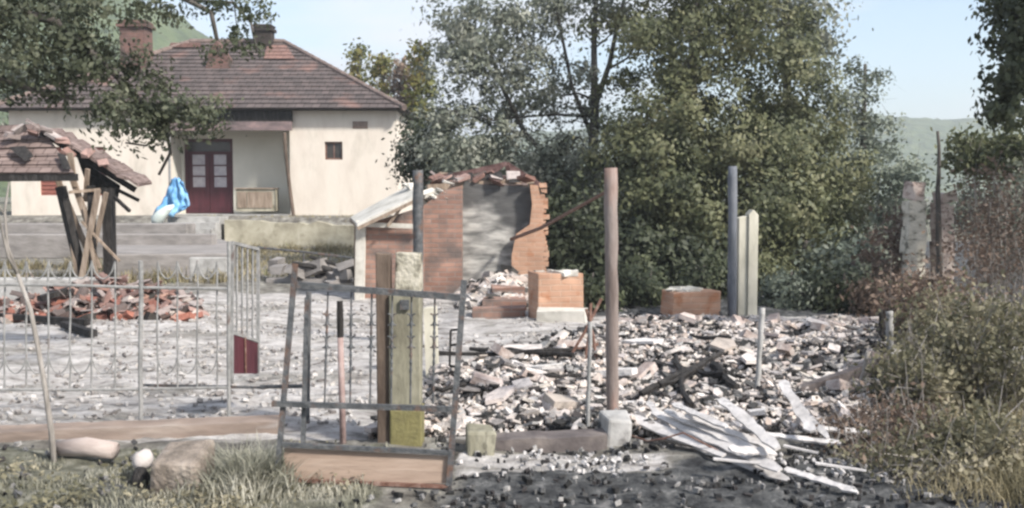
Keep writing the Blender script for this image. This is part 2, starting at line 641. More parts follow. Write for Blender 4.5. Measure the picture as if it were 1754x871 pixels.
xs = ramp_axis(-850, -7.5, 7.5, 850, 0.07)
ys = ramp_axis(-200, 3.5, 18.0, 850, 0.07)
nx, ny = len(xs), len(ys)
vv = [(x, y, gz(x, y)) for y in ys for x in xs]
ff = [(j * nx + i, j * nx + i + 1, (j + 1) * nx + i + 1, (j + 1) * nx + i) for j in range(ny - 1) for i in range(nx - 1)]
me = bpy.data.meshes.new("ground")
me.from_pydata(vv, [], ff)
zone = np.zeros((len(vv), 4)); zone[:, 3] = 1
for i, (x, y, z) in enumerate(vv):
    ash = sstep(6.0, 6.6, y) * (1 - sstep(14.5, 17, y)) * (1 - sstep(4.6, 5.8, x)) * sstep(-9, -7, x)
    grass = (1 - sstep(5.9, 6.3, y)) * (1 - sstep(-0.9, -0.5, x)) + sstep(28, 40, y) + 0.75 * sstep(3.0, 4.4, x) * (1 - sstep(8, 10, y))
    soot = (1 - sstep(5.6, 6.1, y)) * sstep(-0.6, -0.1, x) * 0.95 + 0.45 * sstep(-0.5, 0.0, x) * sstep(5.7, 6.2, y) * (1 - sstep(9.5, 11.5, y))
    soot += 0.5 * (1 - sstep(5.4, 6.0, y)) * sstep(-2.6, -2.2, x) * (1 - sstep(-1.9, -1.5, x))
    soot += 0.50 * sstep(14.5, 16, y) * (1 - sstep(30, 35, y)) * sstep(0.2, 1.5, x)
    soot += 0.40 * math.exp(-((y - 7.35) / 0.35) ** 2) * (1 - sstep(-1.6, -0.8, x))
    if 6.3 < y < 13 and -1.2 < x < 5.6 and in_field(x, y): soot = max(soot, .85) * (1 - .9 * sstep(.02, .16, dusty(x, y)))
    if 5.45 < y < 5.98 and -.35 < x < 1.2:
        k_ = sstep(5.45, 5.65, y) * (1 - sstep(5.85, 5.98, y)) * (1 - sstep(.7, 1.15, x)); ash = max(ash, k_); soot *= (1 - k_)
    if x > .3: soot = max(soot, .9 * sstep(12.3, 12.9, y) * (1 - sstep(30, 35, y)))
    zone[i, 0] = ash; zone[i, 1] = min(1, grass); zone[i, 2] = min(1, soot)
ca = me.color_attributes.new("zone", 'FLOAT_COLOR', 'POINT')
ca.data.foreach_set('color', zone.ravel())
me.materials.append(ground_mat())
me.polygons.foreach_set('use_smooth', [True] * len(me.polygons))
ground = bpy.data.objects.new("ground", me); COL.objects.link(ground)
ground['kind'] = 'structure'

# ------------------------------------------------------------------ hills
hillmat = mat("wooded_slope", [(0.035, 0.05, 0.025), (0.07, 0.095, 0.04), (0.12, 0.14, 0.06)], scale=0.12, detail=10, bump=1.0, bscale=0.2, dist=3)
def hill(name, cx, cy, rx, ry, h, seed):
    nu, nv = 150, 70
    vs, fs = [], []
    for j in range(nv + 1):
        for i in range(nu + 1):
            u, v = 2 * i / nu - 1, 2 * j / nv - 1
            q = max(0.0, 1 - u * u) * max(0.0, 1 - v * v)
            x, y = cx + u * rx, cy + v * ry
            n = noise.noise(Vector((x * 0.012 + seed, y * 0.012, 0))) * 0.35 + noise.noise(Vector((x * 0.06 + seed, y * 0.06, 3))) * 0.07 + noise.noise(Vector((x * 0.16, y * 0.16, seed))) * 0.07
            vs.append((x, y, -0.6 + h * (q ** 0.8) * (1 + n)))
    for j in range(nv):
        for i in range(nu):
            a = j * (nu + 1) + i
            fs.append((a, a + 1, a + nu + 2, a + nu + 1))
    o = MB().add(vs, fs).build(name, hillmat, origin=(cx, cy, 0), uv=False, smooth=True)
    o['kind'] = 'structure'
    return o
hill("hill", 215, 520, 420, 160, 38, 1)
hill("hill", -128, 230, 92, 90, 50, 4)
hill("hill", -420, 600, 420, 180, 45, 7)

# ------------------------------------------------------------------ materials used below
M_plaster = mat("cream_plaster", [(0.55, 0.49, 0.43), (0.61, 0.555, 0.49), (0.64, 0.585, 0.52)], scale=2.2, bump=0.25, bscale=12, rough=0.95, stretch=(1, 1, .4), stain=(0.40, 0.365, 0.31), stain_lo=0.52, stain_hi=0.82, stain_scale=1.4)
M_plaster2 = mat("porch_plaster", [(0.56, 0.54, 0.47), (0.64, 0.62, 0.55)], scale=1.1, bump=0.12, bscale=25, rough=0.95)
M_yellowstone = mat("yellow_stained_render", [(0.20, 0.18, 0.135), (0.36, 0.335, 0.26), (0.50, 0.47, 0.385)], scale=1.6, bump=0.5, stain=(0.17, 0.155, 0.11), stain_lo=0.54, stain_hi=0.68, stain_scale=2)
M_roof = brick_mat("weathered_roof_tiles", (0.120, 0.098, 0.094), (0.080, 0.068, 0.066), (0.035, 0.028, 0.028), 0.24, 0.33, stain=(0.22, 0.135, 0.115), stain_lo=0.56, stain_hi=0.72, stain_scale=0.8, msize=0.012)
M_newtile = brick_mat("replaced_red_tiles", (0.21, 0.125, 0.105), (0.165, 0.105, 0.092), (0.06, 0.04, 0.035), 0.24, 0.33)
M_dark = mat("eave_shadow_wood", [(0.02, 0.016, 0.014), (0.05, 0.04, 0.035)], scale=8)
M_darkglass = mat("dark_window_glass", [(0.02, 0.018, 0.018), (0.05, 0.045, 0.04)], scale=3, rough=0.2, bump=0, spec=0.5)
M_maroon = mat("maroon_painted_wood", [(0.045, 0.012, 0.018), (0.085, 0.022, 0.03)], scale=9, stretch=(1, 1, 0.2), rough=0.55)
M_glass = mat("curtained_glass", [(0.30, 0.28, 0.32), (0.46, 0.44, 0.47)], scale=6, rough=0.25, bump=0, spec=0.5)
M_rust = mat("rusty_iron", [(0.07, 0.035, 0.025), (0.15, 0.08, 0.06), (0.24, 0.17, 0.14)], scale=18, bump=0.4, rough=0.8)
M_iron = mat("weathered_grey_iron", [(0.045, 0.048, 0.052), (0.085, 0.09, 0.095), (0.15, 0.15, 0.15)], scale=22, bump=0.35, rough=0.6, metallic=0.2, stain=(0.13, 0.08, 0.06), stain_lo=0.52, stain_hi=0.66, stain_scale=7)
M_paleiron = mat("pale_painted_iron", [(0.15, 0.15, 0.148), (0.24, 0.24, 0.235), (0.33, 0.325, 0.32)], scale=14, bump=0.3, rough=0.7, stain=(0.13, 0.10, 0.09), stain_lo=0.58, stain_hi=0.68, stain_scale=7)
M_concrete = mat("grey_concrete", [(0.22, 0.215, 0.205), (0.34, 0.335, 0.325), (0.44, 0.43, 0.42)], scale=4, bump=0.45, stain=(0.12, 0.115, 0.11), stain_lo=0.58, stain_hi=0.7, stain_scale=2.5)
M_terrace = mat("weathered_terrace_concrete", [(0.15, 0.14, 0.135), (0.23, 0.215, 0.205), (0.31, 0.29, 0.28)], scale=3.2, bump=0.5, stretch=(0.6, 1, 1.6))
M_cream = mat("cream_concrete_post", [(0.38, 0.36, 0.29), (0.52, 0.495, 0.41), (0.60, 0.575, 0.49)], scale=5, bump=0.3, stretch=(1, 1, 0.4), stain=(0.16, 0.15, 0.11), stain_lo=0.62, stain_hi=0.72, stain_scale=4)
M_mossconc = mat("lichened_concrete", [(0.10, 0.09, 0.065), (0.205, 0.195, 0.145), (0.32, 0.305, 0.24)], scale=4.5, bump=0.6, stretch=(1, 1, 0.45), stain=(0.06, 0.055, 0.04), stain_lo=0.6, stain_hi=0.7, stain_scale=6)
M_brownside = mat("brown_post_and_shaded_side", [(0.05, 0.035, 0.027), (0.10, 0.075, 0.058), (0.16, 0.12, 0.095)], scale=5, bump=0.6, stretch=(1, 1, 0.35))
M_yellow = mat("yellow_paint_band", [(0.13, 0.118, 0.055), (0.215, 0.195, 0.085)], scale=9, bump=0.4, stain=(0.13, 0.11, 0.05), stain_lo=0.55, stain_hi=0.68, stain_scale=5)
M_char_shade = mat("charred_wood_and_shade_black", [(0.006, 0.006, 0.006), (0.02, 0.018, 0.017), (0.05, 0.046, 0.044)], scale=12, bump=0.9, stretch=(1, 1, 0.3), rough=0.75)  # charred timber, and the black for painted shade under the eave and in holes
M_oldwood = mat("weathered_timber", [(0.13, 0.095, 0.07), (0.25, 0.195, 0.15), (0.36, 0.29, 0.235)], scale=7, bump=0.5, stretch=(2, 2, 0.3))
M_brick = brick_mat("red_brick_wall", (0.23, 0.135, 0.105), (0.33, 0.20, 0.155), (0.24, 0.20, 0.18), 0.25, 0.075, stain=(0.135, 0.11, 0.10), stain_lo=0.46, stain_hi=0.66, stain_scale=2.6)
M_orangebrick = brick_mat("pale_orange_brick", (0.42, 0.26, 0.18), (0.38, 0.23, 0.16), (0.42, 0.29, 0.215), 0.25, 0.075, stain=(0.34, 0.17, 0.10), stain_lo=0.55, stain_hi=0.66, stain_scale=5)
M_soot = mat("sooty_plaster", [(0.09, 0.09, 0.092), (0.20, 0.198, 0.195), (0.36, 0.35, 0.33)], scale=2.2, bump=0.5, contrast=(0.34, 0.66), stretch=(0.7, 1, 1.5), stain=(0.30, 0.30, 0.29), stain_lo=0.57, stain_hi=0.66, stain_scale=1.7)
def soot_wall_mat():
    m = bpy.data.materials.new("soot_streaked_plaster"); m.use_nodes = True
    nt = m.node_tree; nt.nodes.clear(); L = nt.links.new
    o = N(nt, "ShaderNodeOutputMaterial"); b = N(nt, "ShaderNodeBsdfPrincipled"); b.inputs['Roughness'].default_value = .95
    tc = N(nt, "ShaderNodeTexCoord"); mp = N(nt, "ShaderNodeMapping"); mp.inputs['Scale'].default_value = (1.0, 3.2, 1)
    L(tc.outputs['UV'], mp.inputs['Vector'])
    n1 = N(nt, "ShaderNodeTexNoise"); n1.inputs['Scale'].default_value = 2.4; n1.inputs['Detail'].default_value = 8; L(mp.outputs['Vector'], n1.inputs['Vector'])
    r1 = N(nt, "ShaderNodeValToRGB"); e = r1.color_ramp.elements; e.new(.5)
    for k, (p_, c_) in enumerate(((.34, (0.12, 0.12, 0.115)), (.5, (0.28, 0.275, 0.26)), (.62, (0.42, 0.41, 0.385)))):
        e[k].position = p_; e[k].color = (*c_, 1)
    L(n1.outputs['Fac'], r1.inputs['Fac'])
    n2 = N(nt, "ShaderNodeTexNoise"); n2.inputs['Scale'].default_value = 1.5; n2.inputs['Detail'].default_value = 6; L(tc.outputs['UV'], n2.inputs['Vector'])
    sx = N(nt, "ShaderNodeSeparateXYZ"); L(tc.outputs['UV'], sx.inputs[0])
    a1 = N(nt, "ShaderNodeMath", operation='MULTIPLY_ADD'); a1.inputs[1].default_value = 1.6; L(n2.outputs['Fac'], a1.inputs[0]); L(sx.outputs[1], a1.inputs[2])
    a2 = N(nt, "ShaderNodeMath", operation='MULTIPLY_ADD'); a2.inputs[1].default_value = .45; L(sx.outputs[0], a2.inputs[0]); L(a1.outputs[0], a2.inputs[2])
    r2 = N(nt, "ShaderNodeMapRange"); r2.inputs['From Min'].default_value = 1.72; r2.inputs['From Max'].default_value = 2.02; r2.inputs['To Max'].default_value = .88; L(a2.outputs[0], r2.inputs['Value'])
    mx_ = N(nt, "ShaderNodeMixRGB"); mx_.inputs['Color2'].default_value = (0.055, 0.056, 0.058, 1); L(r2.outputs['Result'], mx_.inputs['Fac']); L(r1.outputs['Color'], mx_.inputs['Color1'])
    L(mx_.outputs['Color'], b.inputs['Base Color'])
    bp = N(nt, "ShaderNodeBump"); bp.inputs['Strength'].default_value = .7; bp.inputs['Distance'].default_value = .04; L(n1.outputs['Fac'], bp.inputs['Height']); L(bp.outputs['Normal'], b.inputs['Normal'])
    L(b.outputs['BSDF'], o.inputs['Surface']); return m
M_sheet = mat("bleached_sheet_board", [(0.34, 0.32, 0.28), (0.52, 0.50, 0.45), (0.62, 0.59, 0.54)], scale=4, bump=0.3)
M_tilepink = brick_mat("dusty_pink_tiles", (0.215, 0.165, 0.15), (0.14, 0.105, 0.095), (0.05, 0.035, 0.03), 0.2, 0.16, stain=(0.10, 0.07, 0.065), stain_lo=0.56, stain_hi=0.7, stain_scale=2.2)
M_shard = mat("ash_coated_fragments", [(0.50, 0.50, 0.50), (0.85, 0.85, 0.85), (1.0, 0.98, 0.96)], scale=9, bump=0.7, bscale=30,
              rand=[(0.62, 0.57, 0.54), (0.50, 0.45, 0.43), (0.36, 0.34, 0.34), (0.66, 0.63, 0.60), (0.56, 0.48, 0.44), (0.42, 0.37, 0.33), (0.70, 0.67, 0.65), (0.22, 0.205, 0.20), (0.60, 0.55, 0.49)], rough=0.95)
M_rubble = mat("ash_coated_rubble", [(0.50, 0.50, 0.50), (0.85, 0.85, 0.85), (1.0, 0.98, 0.96)], scale=9, bump=0.7, bscale=30, island=True,
               rand=[(0.60, 0.56, 0.535), (0.52, 0.47, 0.445), (0.43, 0.39, 0.37), (0.66, 0.62, 0.59), (0.55, 0.47, 0.42), (0.30, 0.275, 0.26), (0.64, 0.60, 0.57), (0.05, 0.05, 0.05), (0.46, 0.385, 0.34), (0.38, 0.35, 0.33), (0.57, 0.525, 0.49), (0.07, 0.065, 0.06), (0.62, 0.57, 0.52)], rough=0.95)
M_blackbits = mat("burnt_black_rubble", [(0.5, 0.5, 0.5), (1, 1, 1)], scale=9, bump=0.8, bscale=40, island=True,
                  rand=[(0.03, 0.03, 0.03), (0.06, 0.06, 0.062), (0.12, 0.12, 0.12), (0.02, 0.02, 0.02), (0.22, 0.215, 0.215), (0.05, 0.045, 0.045), (0.08, 0.08, 0.08), (0.36, 0.35, 0.34)], rough=0.95)
M_dustybrick = mat("dusty_brick", [(0.21, 0.155, 0.135), (0.36, 0.30, 0.275), (0.50, 0.46, 0.435)], scale=9, bump=.6)
M_redtile = mat("broken_red_tile", [(0.6, 0.6, 0.6), (1, 1, 1)], scale=14, bump=0.5,
                rand=[(0.27, 0.165, 0.14), (0.20, 0.13, 0.115), (0.36, 0.24, 0.21), (0.30, 0.25, 0.235), (0.12, 0.095, 0.088), (0.42, 0.37, 0.35), (0.24, 0.14, 0.115)], rough=0.9)
M_plank = mat("ash_white_board", [(0.30, 0.285, 0.275), (0.48, 0.46, 0.45), (0.58, 0.56, 0.55)], scale=5, bump=0.5, stretch=(1, 1, 1), stain=(0.14, 0.13, 0.13), stain_lo=0.6, stain_hi=0.7, stain_scale=4)
M_bark = mat("grey_bark", [(0.03, 0.028, 0.026), (0.07, 0.062, 0.055), (0.12, 0.11, 0.10)], scale=8, bump=0.7, stretch=(1, 1, 0.3))
M_palebark = mat("pale_bark", [(0.13, 0.12, 0.105), (0.24, 0.22, 0.20), (0.34, 0.32, 0.30)], scale=12, bump=0.5, stretch=(1, 1, 0.3))
M_blue = mat("blue_tarpaulin", [(0.07, 0.19, 0.38), (0.12, 0.30, 0.52), (0.28, 0.46, 0.62)], scale=5, bump=0.2, rough=0.9)
M_pale = mat("pale_plastic_bag", [(0.42, 0.48, 0.46), (0.62, 0.68, 0.65)], scale=6, bump=0.2, rough=0.5)
M_footing = mat("tan_faced_footing", [(0.13, 0.105, 0.09), (0.23, 0.18, 0.15), (0.34, 0.285, 0.245)], scale=2.5, bump=0.5, stretch=(0.5, 1, 2), stain=(0.32, 0.30, 0.29), stain_lo=0.6, stain_hi=0.75, stain_scale=1.5)
M_boardrust = mat("tan_sheet_panel", [(0.22, 0.16, 0.125), (0.31, 0.235, 0.185), (0.38, 0.30, 0.245)], scale=4, bump=0.3, stretch=(0.35, 1, 2.2), rough=0.75)
M_darkfoot = mat("sooty_footing", [(0.05, 0.042, 0.042), (0.11, 0.095, 0.092), (0.19, 0.165, 0.15)], scale=4, bump=0.5)
M_whitestone = mat("whitewashed_stone", [(0.36, 0.33, 0.31), (0.50, 0.46, 0.44)], scale=5, bump=0.4)
M_brownstone = mat("brown_block", [(0.10, 0.085, 0.07), (0.22, 0.185, 0.155), (0.34, 0.30, 0.26)], scale=7, bump=1.0)

# ------------------------------------------------------------------ the house
HD = 29.6                                     # distance of the facade
HX0, HX1 = V(18, 300, HD).x, V(680, 300, HD).x
GZ = V(0, 372, HD).z                           # house floor level
EZ = V(0, 190, HD).z                           # eave underside
DEPTH = 8.2
house = thing("farmhouse", (0.5 * (HX0 + HX1), HD, GZ), "long cream single-storey farmhouse with brown hipped tile roof", "house")
PX0, PX1 = V(290, 300, HD).x, V(497, 300, HD).x     # recessed porch
REC = 1.1
m = MB()
B0 = GZ - 0.5
wall_h = EZ - B0
def wallbox(m, x0, x1, y0, y1, z0, z1):
    m.box(((x0 + x1) / 2, (y0 + y1) / 2, (z0 + z1) / 2), (x1 - x0, y1 - y0, z1 - z0))
# front right wall with a window opening
wx0, wx1 = V(553, 0, HD).x, V(584, 0, HD).x
wz1, wz0 = V(0, 243, HD).z, V(0, 274, HD).z
wallbox(m, PX1, wx0, HD, HD + 0.35, B0, EZ)
wallbox(m, wx1, HX1, HD, HD + 0.35, B0, EZ)
wallbox(m, wx0, wx1, HD, HD + 0.35, B0, wz0)
wallbox(m, wx0, wx1, HD, HD + 0.35, wz1, EZ)
# front left wall with two openings
lw = [(V(136, 0, HD).x, V(172, 0, HD).x, V(0, 292, HD).z, V(0, 250, HD).z), (V(62, 0, HD).x, V(98, 0, HD).x, V(0, 334, HD).z, V(0, 292, HD).z)]
wins = [(V(58, 0, HD).x, V(98, 0, HD).x), (V(134, 0, HD).x, V(174, 0, HD).x)]
lz0, lz1 = V(0, 335, HD).z, V(0, 252, HD).z
wallbox(m, HX0, wins[0][0], HD, HD + 0.35, B0, EZ)
wallbox(m, wins[0][1], wins[1][0], HD, HD + 0.35, B0, EZ)
wallbox(m, wins[1][1], PX0, HD, HD + 0.35, B0, EZ)
for a, b in wins:
    wallbox(m, a, b, HD, HD + 0.35, B0, lz0)
    wallbox(m, a, b, HD, HD + 0.35, lz1, EZ)
# sides and back
wallbox(m, HX0, HX0 + 0.35, HD + 0.35, HD + DEPTH, B0, EZ)
wallbox(m, HX1 - 0.35, HX1, HD + 0.35, HD + DEPTH, B0, EZ)
wallbox(m, HX0 + 0.35, HX1 - 0.35, HD + DEPTH - 0.35, HD + DEPTH, B0, EZ)
m.build("wall", M_plaster, house)
# porch back wall and cheeks with the door opening
dx0, dx1 = V(310, 0, HD + REC).x, V(394, 0, HD + REC).x
dz1 = V(0, 238, HD + REC).z
dz0 = V(0, 366, HD + REC).z
m = MB()
wallbox(m, PX0, dx0, HD + REC, HD + REC + 0.3, B0, EZ)
wallbox(m, dx1, PX1, HD + REC, HD + REC + 0.3, B0, EZ)
wallbox(m, dx0, dx1, HD + REC, HD + REC + 0.3, dz1, EZ)
wallbox(m, PX0 - 0.3, PX0 - 0.002, HD + 0.352, HD + REC, B0, EZ)
wallbox(m, PX1 + 0.002, PX1 + 0.3, HD + 0.352, HD + REC, B0, EZ)
m.build("porch_wall", M_plaster2, house)
m = MB()
wallbox(m, PX0 + 0.01, PX1 - 0.01, HD - 0.25, HD + REC - 0.01, B0, dz0 - 0.003)
m.build("porch_floor", M_concrete, house)
# door with transom: frame, two leaves with glass
dr = MB()
fy = HD + REC + 0.05
fw = 0.09
wallbox(dr, dx0, dx0 + fw, fy, fy + 0.16, dz0, dz1)
wallbox(dr, dx1 - fw, dx1, fy, fy + 0.16, dz0, dz1)
wallbox(dr, dx0 + fw, dx1 - fw, fy, fy + 0.16, dz1 - fw, dz1)
tz = V(0, 262, HD + REC).z
wallbox(dr, dx0 + fw, dx1 - fw, fy, fy + 0.16, tz - 0.04, tz + 0.04)
fr = dr.build("door_frame", M_maroon, house)
m = MB(); wallbox(m, dx0 + fw + .002, dx1 - fw - .002, fy + 0.05, fy + 0.07, tz + 0.042, dz1 - fw - .002)
m.build("transom_pane", M_darkglass, fr)
midx = (dx0 + dx1) / 2
for a, b in ((dx0 + fw + .004, midx - .006), (midx + .006, dx1 - fw - .004)):
    lf = MB()
    ly = fy + 0.03
    zt = tz - 0.042
    gl0, gl1 = V(0, 321, HD + REC).z, V(0, 265, HD + REC).z
    st = 0.13
    wallbox(lf, a, a + st, ly, ly + 0.05, dz0 + .01, zt)
    wallbox(lf, b - st, b, ly, ly + 0.05, dz0 + .01, zt)
    wallbox(lf, a + st, b - st, ly, ly + 0.05, dz0 + .01, gl0)
    wallbox(lf, a + st, b - st, ly, ly + 0.05, gl1, zt)
    for k in (1, 2):
        zz = gl0 + (gl1 - gl0) * k / 3
        wallbox(lf, a + st, b - st, ly, ly + 0.05, zz - 0.02, zz + 0.02)
    wallbox(lf, a + st + 0.03, b - st - 0.03, ly - 0.012, ly - 0.001, dz0 + 0.15, gl0 - 0.12)
    leaf = lf.build("door", M_maroon, house)
    g = MB(); wallbox(g, a + st, b - st, ly + 0.02, ly + 0.03, gl0, gl1); g.build("pane", M_glass, leaf)
# square window
wf = MB()
for args in ((wx0, wx0 + .05, wz0, wz1), (wx1 - .05, wx1, wz0, wz1), (wx0 + .05, wx1 - .05, wz1 - .05, wz1), (wx0 + .05, wx1 - .05, wz0, wz0 + .05), ((wx0 + wx1) / 2 - .015, (wx0 + wx1) / 2 + .015, wz0 + .05, wz1 - .05)):
    wallbox(wf, args[0], args[1], HD + 0.08, HD + 0.14, args[2], args[3])
wo = wf.build("window", M_rust, house)
g = MB(); wallbox(g, wx0 + .05, wx1 - .05, HD + 0.10, HD + 0.12, wz0 + .05, wz1 - .05); g.build("pane", M_darkglass, wo)
# red-shuttered left windows
M_shut = mat("faded_red_shutter", [(0.20, 0.075, 0.06), (0.33, 0.13, 0.10)], scale=8, stretch=(1, 1, 3))
for a, b in wins:
    s = MB()
    wallbox(s, a + .002, b - .002, HD + 0.10, HD + 0.14, lz0 + .002, lz1 - .002)
    for k in range(12):
        zz = lz0 + (lz1 - lz0) * (k + .5) / 12
        s.box(((a + b) / 2, HD + 0.085, zz), (b - a - 0.1, 0.012, 0.06), (0.5, 0, 0))
    s.build("shutter", M_shut, house)
# vent grille
m = MB()
va, vb = V(604, 208, HD), V(630, 221, HD)
for k in range(4):
    m.box(((va.x + vb.x) / 2, HD - 0.012, va.z + (vb.z - va.z) * (k + .5) / 4), (vb.x - va.x, 0.02, 0.03), (0.5, 0, 0))
m.build("vent", M_rust, house)
# plinth
m = MB()
wallbox(m, PX1 + .01, HX1 + 0.05, HD - 0.06, HD - 0.002, B0, GZ + 0.05)
m.build("plinth", M_yellowstone, house)
m = MB()
wallbox(m, HX0 - 0.05, PX0 - .01, HD - 0.06, HD - 0.002, B0, GZ + 0.05)
m.build("plinth", M_yellowstone, house)
# the hipped roof, course by course
OV = 0.42
ex0, ex1 = HX0 - OV, V(693, 187, HD - OV).x
ey0, ey1 = HD - OV, HD + DEPTH + OV
RZ0 = V(0, 186, HD - OV).z
run = (ey1 - ey0) / 2
RZ1 = V(0, 73, HD - OV + run).z
def roof_plane(m, A, B, C, Dd, courses, uvs, th=0.035):
    """A,B eave ends, C,D ridge ends above B and A"""
    A, B, C, Dd = map(Vector, (A, B, C, Dd))
    n = (B - A).cross(Dd - A).normalized()
    if n.z < 0: n = -n
    sl = ((Dd - A) - (B - A).normalized() * (Dd - A).dot((B - A).normalized())).length
    eu = (B - A).normalized()
    for i in range(courses):
        t0, t1 = i / courses, (i + 1) / courses
        a, b = A.lerp(Dd, t0), B.lerp(C, t0)
        d, c = A.lerp(Dd, t1), B.lerp(C, t1)
        jz = rnd.uniform(0.8, 1.2) * th
        a2, b2 = a + n * jz, b + n * jz
        k = len(m.v)
        m.add([a2, b2, c, d, a, b], [(0, 1, 2, 3), (4, 5, 1, 0)])
        for q, t in ((a, t0), (b, t0), (c, t1), (d, t1), (a, t0 - .02), (b, t0 - .02)):
            uvs.append(((q - A).dot(eu), t * sl))
def build_roof(m, uvs, name, material, parent):
    o = m.build(name, material, parent, uv=False)
    ul = o.data.uv_layers.new(name="UVMap")
    for lp in o.data.loops:
        ul.data[lp.index].uv = uvs[lp.vertex_index]
    return o
m, uvs = MB(), []
rx0, rx1 = ex0 + run, ex1 - run
ry = ey0 + run
P1, P2, P3, P4 = (ex0, ey0, RZ0), (ex1, ey0, RZ0), (ex1, ey1, RZ0), (ex0, ey1, RZ0)
R0, R1 = (rx0, ry, RZ1), (rx1, ry, RZ1)
NC = 17
roof_plane(m, P1, P2, R1, R0, NC, uvs)
roof_plane(m, P2, P3, R1, R1, NC, uvs)
roof_plane(m, P3, P4, R0, R1, NC, uvs)
roof_plane(m, P4, P1, R0, R0, NC, uvs)
roof = build_roof(m, uvs, "roof", M_roof, house)
M_ridge = mat("ridge_tile_clay", [(0.11, 0.088, 0.08), (0.16, 0.12, 0.107), (0.23, 0.185, 0.165)], scale=5, bump=0.5)
m = MB()
def caps(m, a, b, r=0.10, step=0.36):
    a, b = Vector(a), Vector(b)
    n = max(1, int((b - a).length / step))
    for i in range(n):
        p, q = a.lerp(b, i / n), a.lerp(b, (i + 1.08) / n)
        m.tube([p, q], [r * 1.1, r * 0.9], 8)
off = Vector((0, 0, 0.02))
caps(m, Vector(R0) + off, Vector(R1) + off)
for e, r_ in ((P1, R0), (P2, R1), (P3, R1), (P4, R0)):
    caps(m, Vector(e) + off, Vector(r_) + off, 0.085)
m.build("ridge_tiles", M_ridge, roof, smooth=False, uv=False)
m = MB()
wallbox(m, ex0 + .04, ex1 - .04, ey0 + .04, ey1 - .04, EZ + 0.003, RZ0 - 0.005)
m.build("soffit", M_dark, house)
# replaced red tiles: a patch lying just proud of the front slope
def on_slope(px, py):
    # intersect the pixel ray with the front slope
    n = Vector((0, -(RZ1 - RZ0), run)).normalized()
    r = ray(px, py); o_ = Vector((0, 0, CAMZ))
    t = (Vector(P1) - o_).dot(n) / r.dot(n)
    return o_ + r * t, n
def patch(quad, lift, name):
    m, uvs_ = MB(), []
    ps = [on_slope(*q) for q in quad]
    n = ps[0][1]
    pts_ = [p + n * lift for p, _ in ps]
    roof_plane(m, pts_[0], pts_[1], pts_[2], pts_[3], 4, uvs_, 0.02)
    return build_roof(m, uvs_, name, M_newtile, roof)
patch([(452, 104), (506, 104), (490, 80), (458, 80)], 0.05, "tile_patch")
patch([(290, 84), (345, 84), (343, 76), (293, 76)], 0.05, "tile_patch")
# chimneys
def chimney(px0, px1, ptop, pbot, mt, nm="chimney", dep=None, broken=False):
    c0, n = on_slope((px0 + px1) / 2, pbot)
    d = dep or c0.y
    x0, x1 = V(px0, ptop, d).x, V(px1, ptop, d).x
    zt = V(0, ptop, d).z
    m = MB()
    wd = x1 - x0
    m.box(((x0 + x1) / 2, d, (zt + c0.z - 0.4) / 2), (wd, wd * 0.9, zt - c0.z + 0.4), jit=0.03 if broken else 0.0)
    m.box(((x0 + x1) / 2, d, zt + 0.005 - 0.09), (wd * 1.22, wd * 1.12, 0.10), jit=0.03 if broken else 0.0)
    m.box(((x0 + x1) / 2, d, zt + 0.04), (wd * 1.1, wd * 1.0, 0.06), jit=0.02)
    ch = m.build(nm, mt, roof)
    h = MB(); h.box(((x0 + x1) / 2, d, zt + 0.075), (wd * 0.5, wd * 0.45, 0.012)); h.build("flue", M_dark, ch)
    return ch
M_chim = brick_mat("chimney_brick", (0.17, 0.095, 0.08), (0.12, 0.075, 0.065), (0.14, 0.11, 0.10), 0.25, 0.08, stain=(0.05, 0.045, 0.04), stain_lo=0.5, stain_hi=0.65, stain_scale=2)
chimney(212, 254, 42, 112, M_chim)
chimney(438, 467, 48, 78, M_dark)
# small dormer-like broken stack
c0, n = on_slope(373, 118)
d = c0.y
m = MB()
a = V(352, 118, d); b = V(395, 118, d); t = V(371, 70, d)
m.prism([a, b, V(390, 98, d), t, V(358, 88, d)], (0, 0.5, 0))
m.build("roof_vent_gable", M_chim, roof)
# porch canopy and post
can = MB()
ca_, cb_ = V(288, 222, HD - 0.35), V(498, 226, HD - 0.35)
can.box(((ca_.x + cb_.x) / 2, HD - 0.2, (ca_.z + cb_.z) / 2 + 0.14), (cb_.x - ca_.x, 0.10, 0.26))
can.box(((ca_.x + cb_.x) / 2, HD + 0.35, (ca_.z + cb_.z) / 2 + 0.30), (cb_.x - ca_.x - 0.05, 1.0, 0.04), (0.08, 0, 0))
M_fascia = mat("sooty_pink_fascia", [(0.05, 0.045, 0.045), (0.17, 0.13, 0.13), (0.30, 0.21, 0.20)], scale=1.6, bump=0.3, stretch=(1, 1, 2))
can.build("porch_fascia", M_fascia, house)
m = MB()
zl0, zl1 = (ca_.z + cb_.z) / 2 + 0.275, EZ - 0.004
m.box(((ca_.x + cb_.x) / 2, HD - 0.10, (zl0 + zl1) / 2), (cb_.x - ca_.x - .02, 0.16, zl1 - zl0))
m.build("eave_shade_strip", M_char_shade, house)  # black strip added to paint the shade under the eave
m = MB()
m.tube([V(503, 372, HD - 0.25), V(496, 320, HD - 0.25), V(489, 262, HD - 0.25), V(487, 228, HD - 0.25)], 0.055, 8)
m.build("porch_post", M_brownside, house, uv=False)

